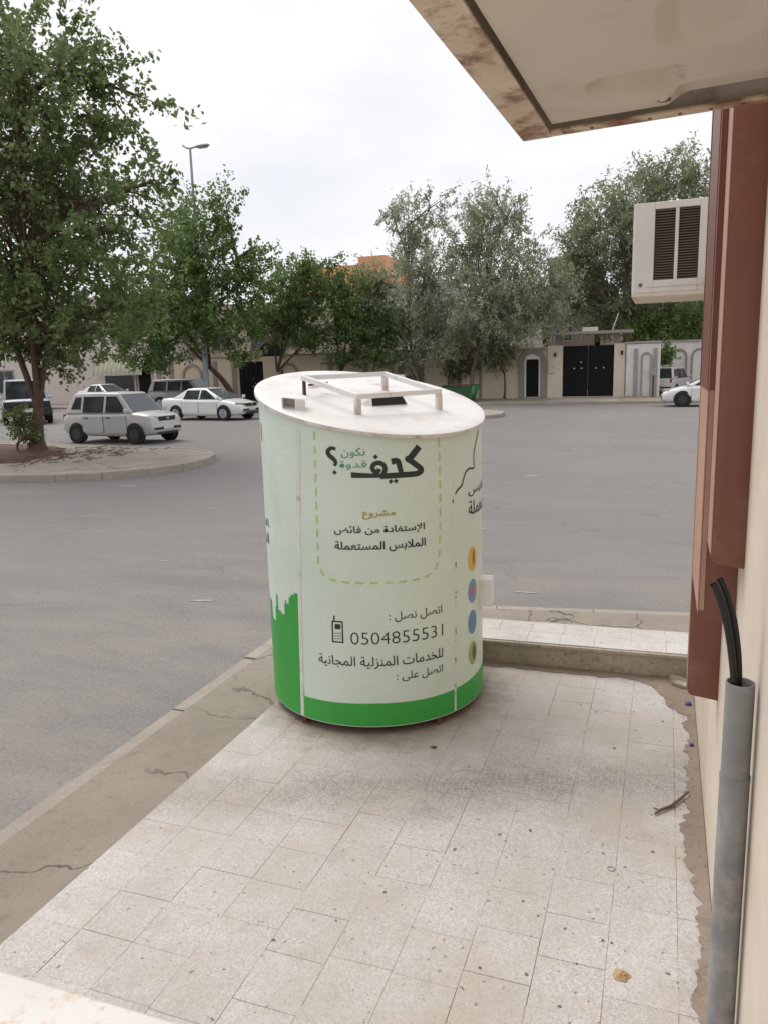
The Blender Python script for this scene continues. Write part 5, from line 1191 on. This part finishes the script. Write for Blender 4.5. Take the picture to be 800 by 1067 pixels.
# ------------------------------------------------------------------ trees
def leaf_mesh(C, rad, per, size, asp=.5, droop=.0, D=None):
    """C: cluster centres (n,3); many small folded leaves round each"""
    n = len(C) * per
    idx = np.repeat(np.arange(len(C)), per)
    off = RNG.normal(size=(n, 3)); off /= np.linalg.norm(off, axis=1)[:, None]; off *= (RNG.random(n) ** .45)[:, None]
    r = rad[idx][:, None]; P = C[idx] + off * r * (.34 + .3 * RNG.random(n))[:, None] + D[idx] * r * (2.6 * RNG.random(n) - 1.1)[:, None]
    d = RNG.normal(size=(n, 3)) * .8 + off * .7; d[:, 2] -= droop; d /= np.linalg.norm(d, axis=1)[:, None]
    u = RNG.normal(size=(n, 3)); u -= d * (u * d).sum(1)[:, None]; u /= np.linalg.norm(u, axis=1)[:, None]
    s = size * (.6 + .8 * RNG.random(n))[:, None]; w = s * asp
    V = np.stack([P - d * s * .5, P + u * w * .5, P + d * s * .5, P - u * w * .5], 1).reshape(-1, 3)
    me = bpy.data.meshes.new('crown'); me.vertices.add(len(V)); me.vertices.foreach_set('co', V.astype(np.float32).ravel())
    F = np.arange(4 * n, dtype=np.int32); me.loops.add(4 * n); me.loops.foreach_set('vertex_index', F)
    me.polygons.add(n); me.polygons.foreach_set('loop_start', np.arange(0, 4 * n, 4, dtype=np.int32)); me.polygons.foreach_set('loop_total', np.full(n, 4, dtype=np.int32))
    me.update(calc_edges=True); me.validate(); return me
def bez(a, b, c, n=6): return [a * (1 - t) ** 2 + b * 2 * t * (1 - t) + c * t * t for t in [i / n for i in range(n + 1)]]
def tree(label, base, ell, leaf, bark, nclu, per, lsize, crad, r0, fork, asp=.5, droop=0., gap=.0, stems=1, lean=(0, 0), group='trees along the far street', hang=.0, name='tree', depth=1.0):
    bx, by, bz = base; B = Vector((0, 0, 0))
    t = thing(name, label, 'tree' if name != 'shrub' else 'shrub', base, 0, group)
    E = [(Vector((x - bx, y - by, z - bz)), rx, rz) for x, y, z, rx, rz in ell]
    vol = np.array([rx * rx * rz for _, rx, rz in E]); vol = vol ** .8; cnt = np.maximum(4, (vol / vol.sum() * nclu)).astype(int)
    # spread the lobes in depth so that the crown is round, not a flat fan
    lobes = []
    for i, (c, rx, rz) in enumerate(E):
        lobes.append((c + Vector((0, depth * random.uniform(-.6, .6) * rx, 0)), rx, rz))
    fk = Vector((lean[0], lean[1], fork)); wood = MB(); 
    tr = MB()
    for k in range(stems):
        o = Vector((random.uniform(-.1, .1), random.uniform(-.1, .1), 0)) * (stems > 1) * 2
        top = fk + Vector((random.uniform(-.5, .5), random.uniform(-.3, .3), 0)) * (stems > 1)
        pts = bez(B + o, B + o * 2 + Vector((lean[0] * .15 + random.uniform(-.1, .1), lean[1] * .2, fork * .5)), top, 7)
        rr = [r0 * (1.55 - .55 * min(1, i / 1.5)) * (1 - .32 * i / 7) / stems ** .5 for i in range(8)]
        tr.tube(pts, rr, 10)
    tr.build('trunk', MT[bark], t, smooth=True)
    C = []; R_ = []; DD = []; limbs = []
    for li, ((c, rx, rz), n) in sorted(enumerate(zip(lobes, cnt)), key=lambda q: -q[1][1]):
        fk0 = fk
        if len(limbs) > 3:
            fk = min((p for L_2 in limbs for p in L_2[2:7]), key=lambda p: (p - c).length + .6 * max(0, p.z - c.z))
        mid = fk + (c - fk) * .45 + Vector((random.uniform(-.3, .3), random.uniform(-.3, .3), .12 * (c - fk).length))
        limb = bez(fk + Vector((0, 0, -.1)), mid, c + Vector((0, 0, rz * .35)), 8); L = (c - fk).length; limbs.append(limb); fk = fk0
        MB().tube(limb, [r0 * .40 * (1 - .85 * i / 8) + .012 for i in range(9)], 7).build('limb', MT[bark], t, smooth=True)
        k = 0; tries = 0
        while k < n and tries < n * 12:
            tries += 1
            q = Vector((random.gauss(0, 1), random.gauss(0, 1), random.gauss(0, 1))).normalized() * random.random() ** .42
            p = c + Vector((q.x * rx, q.y * rx * depth, q.z * rz))
            if mnoise.noise((p + Vector(base)) * (1.5 / max(.8, crad * 1.6))) < gap - .18: continue
            if p.z + bz < .5 and name != 'shrub': continue
            C.append(p); R_.append(crad * random.uniform(.55, 1.35)); k += 1
            dv = Vector((q.x, q.y, q.z)) + Vector((random.gauss(0, .5), random.gauss(0, .5), random.gauss(0, .4) + (.45 if droop < .4 else .3 if q.z > 0 else -.6))); DD.append(tuple(dv.normalized()))
            if random.random() < .55:
                j = min(8, max(2, int(random.uniform(3, 9)))); a = limb[j]
                m1 = (a + p) / 2 + Vector((0, 0, .08 * (p - a).length)); wood.tube(bez(a, m1, p, 3), [.022 * r0 / .2 + .006, .016, .011, .005], 4, cap=False)
    wood.build('branch', MT[bark], t)
    C = np.array([tuple(p) for p in C]); me = leaf_mesh(C, np.array(R_), per, lsize, asp, droop, np.array(DD))
    link('crown', me, MT[leaf], t); return t
TR = DATA['trees']
tree('large leafy dark green tree standing on the traffic island at left', (-15.8, 16.2, .15), TR['T1'][1], 'leaf1', 'bark', 1000, 56, .138, .42, .20, 1.15, .6, gap=.27, lean=(.1, .1), group='trees on the traffic island')
tree('dark green tree with a slanting trunk, rising behind the white sedan', (-25.2, 42.3, .11), TR['T2'][1], 'leaf2', 'bark', 760, 48, .185, .52, .22, 2.3, .62, gap=.15, lean=(-1.6, 0))
tree('low dense dark green tree right of the wide black door', (-21.9, 43.6, .11), TR['T3'][1], 'leaf2', 'bark', 430, 42, .17, .5, .16, 2.0, .62, gap=.0, lean=(-.9, 0), stems=2)
tree('dense green tree in front of the orange villa', (-17.9, 43.8, .11), TR['T4'][1], 'leaf2', 'bark', 400, 42, .16, .5, .15, 1.8, .6, gap=.12, lean=(-.7, 0), stems=2)
tree('tall thin grey green tree with open top, left of the widest pale tree', (-13.6, 44.2, .11), TR['T5'][1], 'leaf3', 'bark_g', 720, 28, .21, .46, .11, 2.2, .32, gap=.22, droop=.5, lean=(-.6, 0), stems=2)
tree('tall pale grey green tree with a forked trunk before the blind arch', (-10.35, 43.4, .11), TR['T6'][1], 'leaf3', 'bark_g', 1100, 28, .22, .48, .15, 2.0, .32, gap=.20, droop=.6, lean=(.1, 0))
tree('broad grey green tree rising behind the black gate', (-2.2, 50, .11), TR['T7'][1], 'leaf4', 'bark_g', 1250, 32, .23, .55, .20, 3.2, .34, gap=.17, droop=.6)
tree('dense olive green tree low behind the white wall, under the air conditioner', (.6, 53, .11), TR['T8'][1], 'leaf2', 'bark', 460, 44, .20, .55, .16, 2.6, .45, gap=.0, droop=.7)
tree('small shrubby tree against the tan wall, left of the dumpster', (-12.0, 44.2, .11), TR['S1'][1], 'leaf4', 'bark', 90, 40, .16, .34, .06, .9, .45, gap=.0, name='shrub', group='shrubs at the far walls', stems=2)
tree('bushy shrub drooping over the tan wall beside the arched side door', (-8.7, 44.35, .11), TR['S2'][1], 'leaf4', 'bark', 90, 40, .18, .34, .06, 1.5, .4, gap=.0, droop=.9, name='shrub', group='shrubs at the far walls')
tree('small bright green bush leaning over the white wall above the parked hatchback', (-.2, 48.2, .11), TR['S3'][1], 'leaf2', 'bark', 60, 40, .16, .3, .05, 1.5, .5, gap=.0, name='shrub', group='shrubs at the far walls')
sh_ = [(-16.2, 15.9, .95, .26, .5), (-15.75, 15.8, .6, .22, .35)]
tree('leafy shoots growing round the foot of the big tree', (-16.1, 15.8, .15), sh_, 'leaf1', 'bark', 40, 30, .10, .2, .03, .25, .6, gap=-.1, name='shrub', group='shoots on the island')

# ------------------------------------------------------------------ small things lying about
tw = thing('twig', 'dry forked twig lying on the terrace near the wall', 'twig', (.085, 3.08, TZ))
MB().tube([(-.062, -.095, .008), (-.04, -.065, .012), (.0, -.02, .010), (.04, .05, .012), (.068, .10, .018)], [.0035, .006, .0065, .006, .004], 7).build('stick', MT['twig'], tw, smooth=True)
MB().tube([(-.045, -.07, .012), (-.062, -.055, .010), (-.068, -.05, .006)], [.004, .003, .002], 6).build('stub', MT['twig'], tw); MB().tube([(.0, -.02, .012), (.02, -.03, .012)], [.004, .002], 6).build('stub', MT['twig'], tw)
def crumple(name, label, cat, loc, r, mat, flat=.35, seed=1):
    v = [(0, 0, r * flat)]; f = []; n = 16
    for j, q in enumerate((.4, .75, 1.0)):
        for k in range(n):
            a = 2 * PI * k / n; s = q * r * (1 + .45 * mnoise.noise((math.cos(a) * 1.6 + seed, math.sin(a) * 1.6, q)))
            v.append((s * math.cos(a), s * math.sin(a) * .8, max(.002, r * flat * (1 - q * q) + r * .28 * mnoise.noise((math.cos(a) * 3 * q, math.sin(a) * 3 * q, seed * 2.0)))))
    f = [(0, 1 + k, 1 + (k + 1) % n) for k in range(n)]
    for j in range(2):
        for k in range(n): f.append((1 + j * n + k, 1 + (j + 1) * n + k, 1 + (j + 1) * n + (k + 1) % n, 1 + j * n + (k + 1) % n))
    o = MB().add(v, f).build(name, MT[mat], None); o.location = loc; return tag(o, label, cat)
crumple('dry_leaf', 'crumpled tan dry leaf lying near the bottom of the photo, left of the conduit', 'leaf', (-.06, 2.09, TZ), .027, 'dryleaf', .5, 2)
crumple('dry_leaf', 'brown dry leaf at the foot of the grey conduit, lower right corner', 'leaf', (.105, 1.83, TZ), .02, 'dryleaf', .4, 5)
crumple('dry_leaf', 'rusty brown scrap of leaf on the terrace in front of the bin', 'leaf', (-.98, 3.27, TZ), .018, 'rust', .3, 8)
tag(MB().lathe([(.014, 0), (.016, .002), (.016, .010), (.013, .013)], 16).build('bottle_cap', MT['bluecap'], None, smooth='fix'), 'blue bottle cap in the dirt below the brown pilaster', 'bottle cap').location = (.175, 4.08, TZ + .01)
tag(MB().lathe([(.009, 0), (.010, .008), (.007, .010)], 14).build('bottle_cap', MT['bluecap'], None, smooth='fix'), 'smaller dark blue cap by the wall, nearer than the other cap', 'bottle cap').location = (.178, 3.62, TZ + .01)
o = MB().add([(.07 * math.cos(a) * s, .035 * math.sin(a) * s, z) for s, z in ((1, .035), (.9, .012), (.3, .002), (.93, .038)) for a in [PI * 2 * k / 16 for k in range(16)]], [(j * 16 + k, j * 16 + (k + 1) % 16, (j + 1) * 16 + (k + 1) % 16, (j + 1) * 16 + k) for j in range(2) for k in range(16)]).build('plastic_dish', MT['shard'], None)
o.location = (.145, 4.33, TZ + .006); o.rotation_euler = (.25, .15, -.5); tag(o, 'crushed off-white plastic dish in the corner where step meets wall', 'dish')
tag(MB().tube([(.0125 * math.cos(k * PI / 12), .0125 * math.sin(k * PI / 12), .0012) for k in range(25)], .0015, 6, cap=False).build('ring', MT['pole'], None, smooth='fix'), 'small metal ring lying on the tiles left of the wall', 'ring').location = (-.12, 2.59, TZ + .001)
PEB = [(-0.543, 2.676), (-0.39, 2.325), (-0.154, 2.673), (-0.095, 2.22), (-0.121, 2.224), (-0.188, 2.099), (-0.327, 2.01), (-0.22, 1.923), (0.072, 2.144), (0.02, 2.74), (-0.612, 2.214), (-0.685, 2.53), (-0.464, 1.993), (-0.333, 2.27), (-0.242, 2.239), (-0.434, 2.736), (-0.055, 2.508), (-0.683, 2.537), (-0.163, 3.508), (-0.36, 3.94), (-0.281, 3.879), (-0.491, 3.901), (-0.176, 4.158), (0.0, 4.045), (-0.092, 3.934), (-0.857, 2.226), (-0.961, 2.045), (-1.118, 1.903), (-1.046, 3.146), (-1.018, 3.457), (0.049, 3.861), (0.127, 4.273), (0.095, 4.013), (0.15, 3.936), (0.072, 4.153)]
pm_ = []
for s in range(3):
    v = [Vector((random.gauss(0, 1), random.gauss(0, 1), random.gauss(0, 1))).normalized() * random.uniform(.8, 1.1) for _ in range(14)]
    bm = bmesh.new(); [bm.verts.new((p.x, p.y * .8, p.z * .55)) for p in v]; bmesh.ops.convex_hull(bm, input=bm.verts[:]); me = bpy.data.meshes.new('pebble'); bm.to_mesh(me); bm.free(); me.materials.append(MT['pebble']); pm_.append(me)
for i, (x, y) in enumerate(PEB):
    o = link('pebble', pm_[i % 3], None); r = random.uniform(.0045, .0095); o.scale = (r, r, r * .45); o.location = (x, y, TZ + r * .12); o.rotation_euler = (0, 0, random.uniform(0, 6))
    tag(o, 'dark pebble lying on the pale terrace tiles', 'pebble', 'pebbles scattered on the terrace tiles')
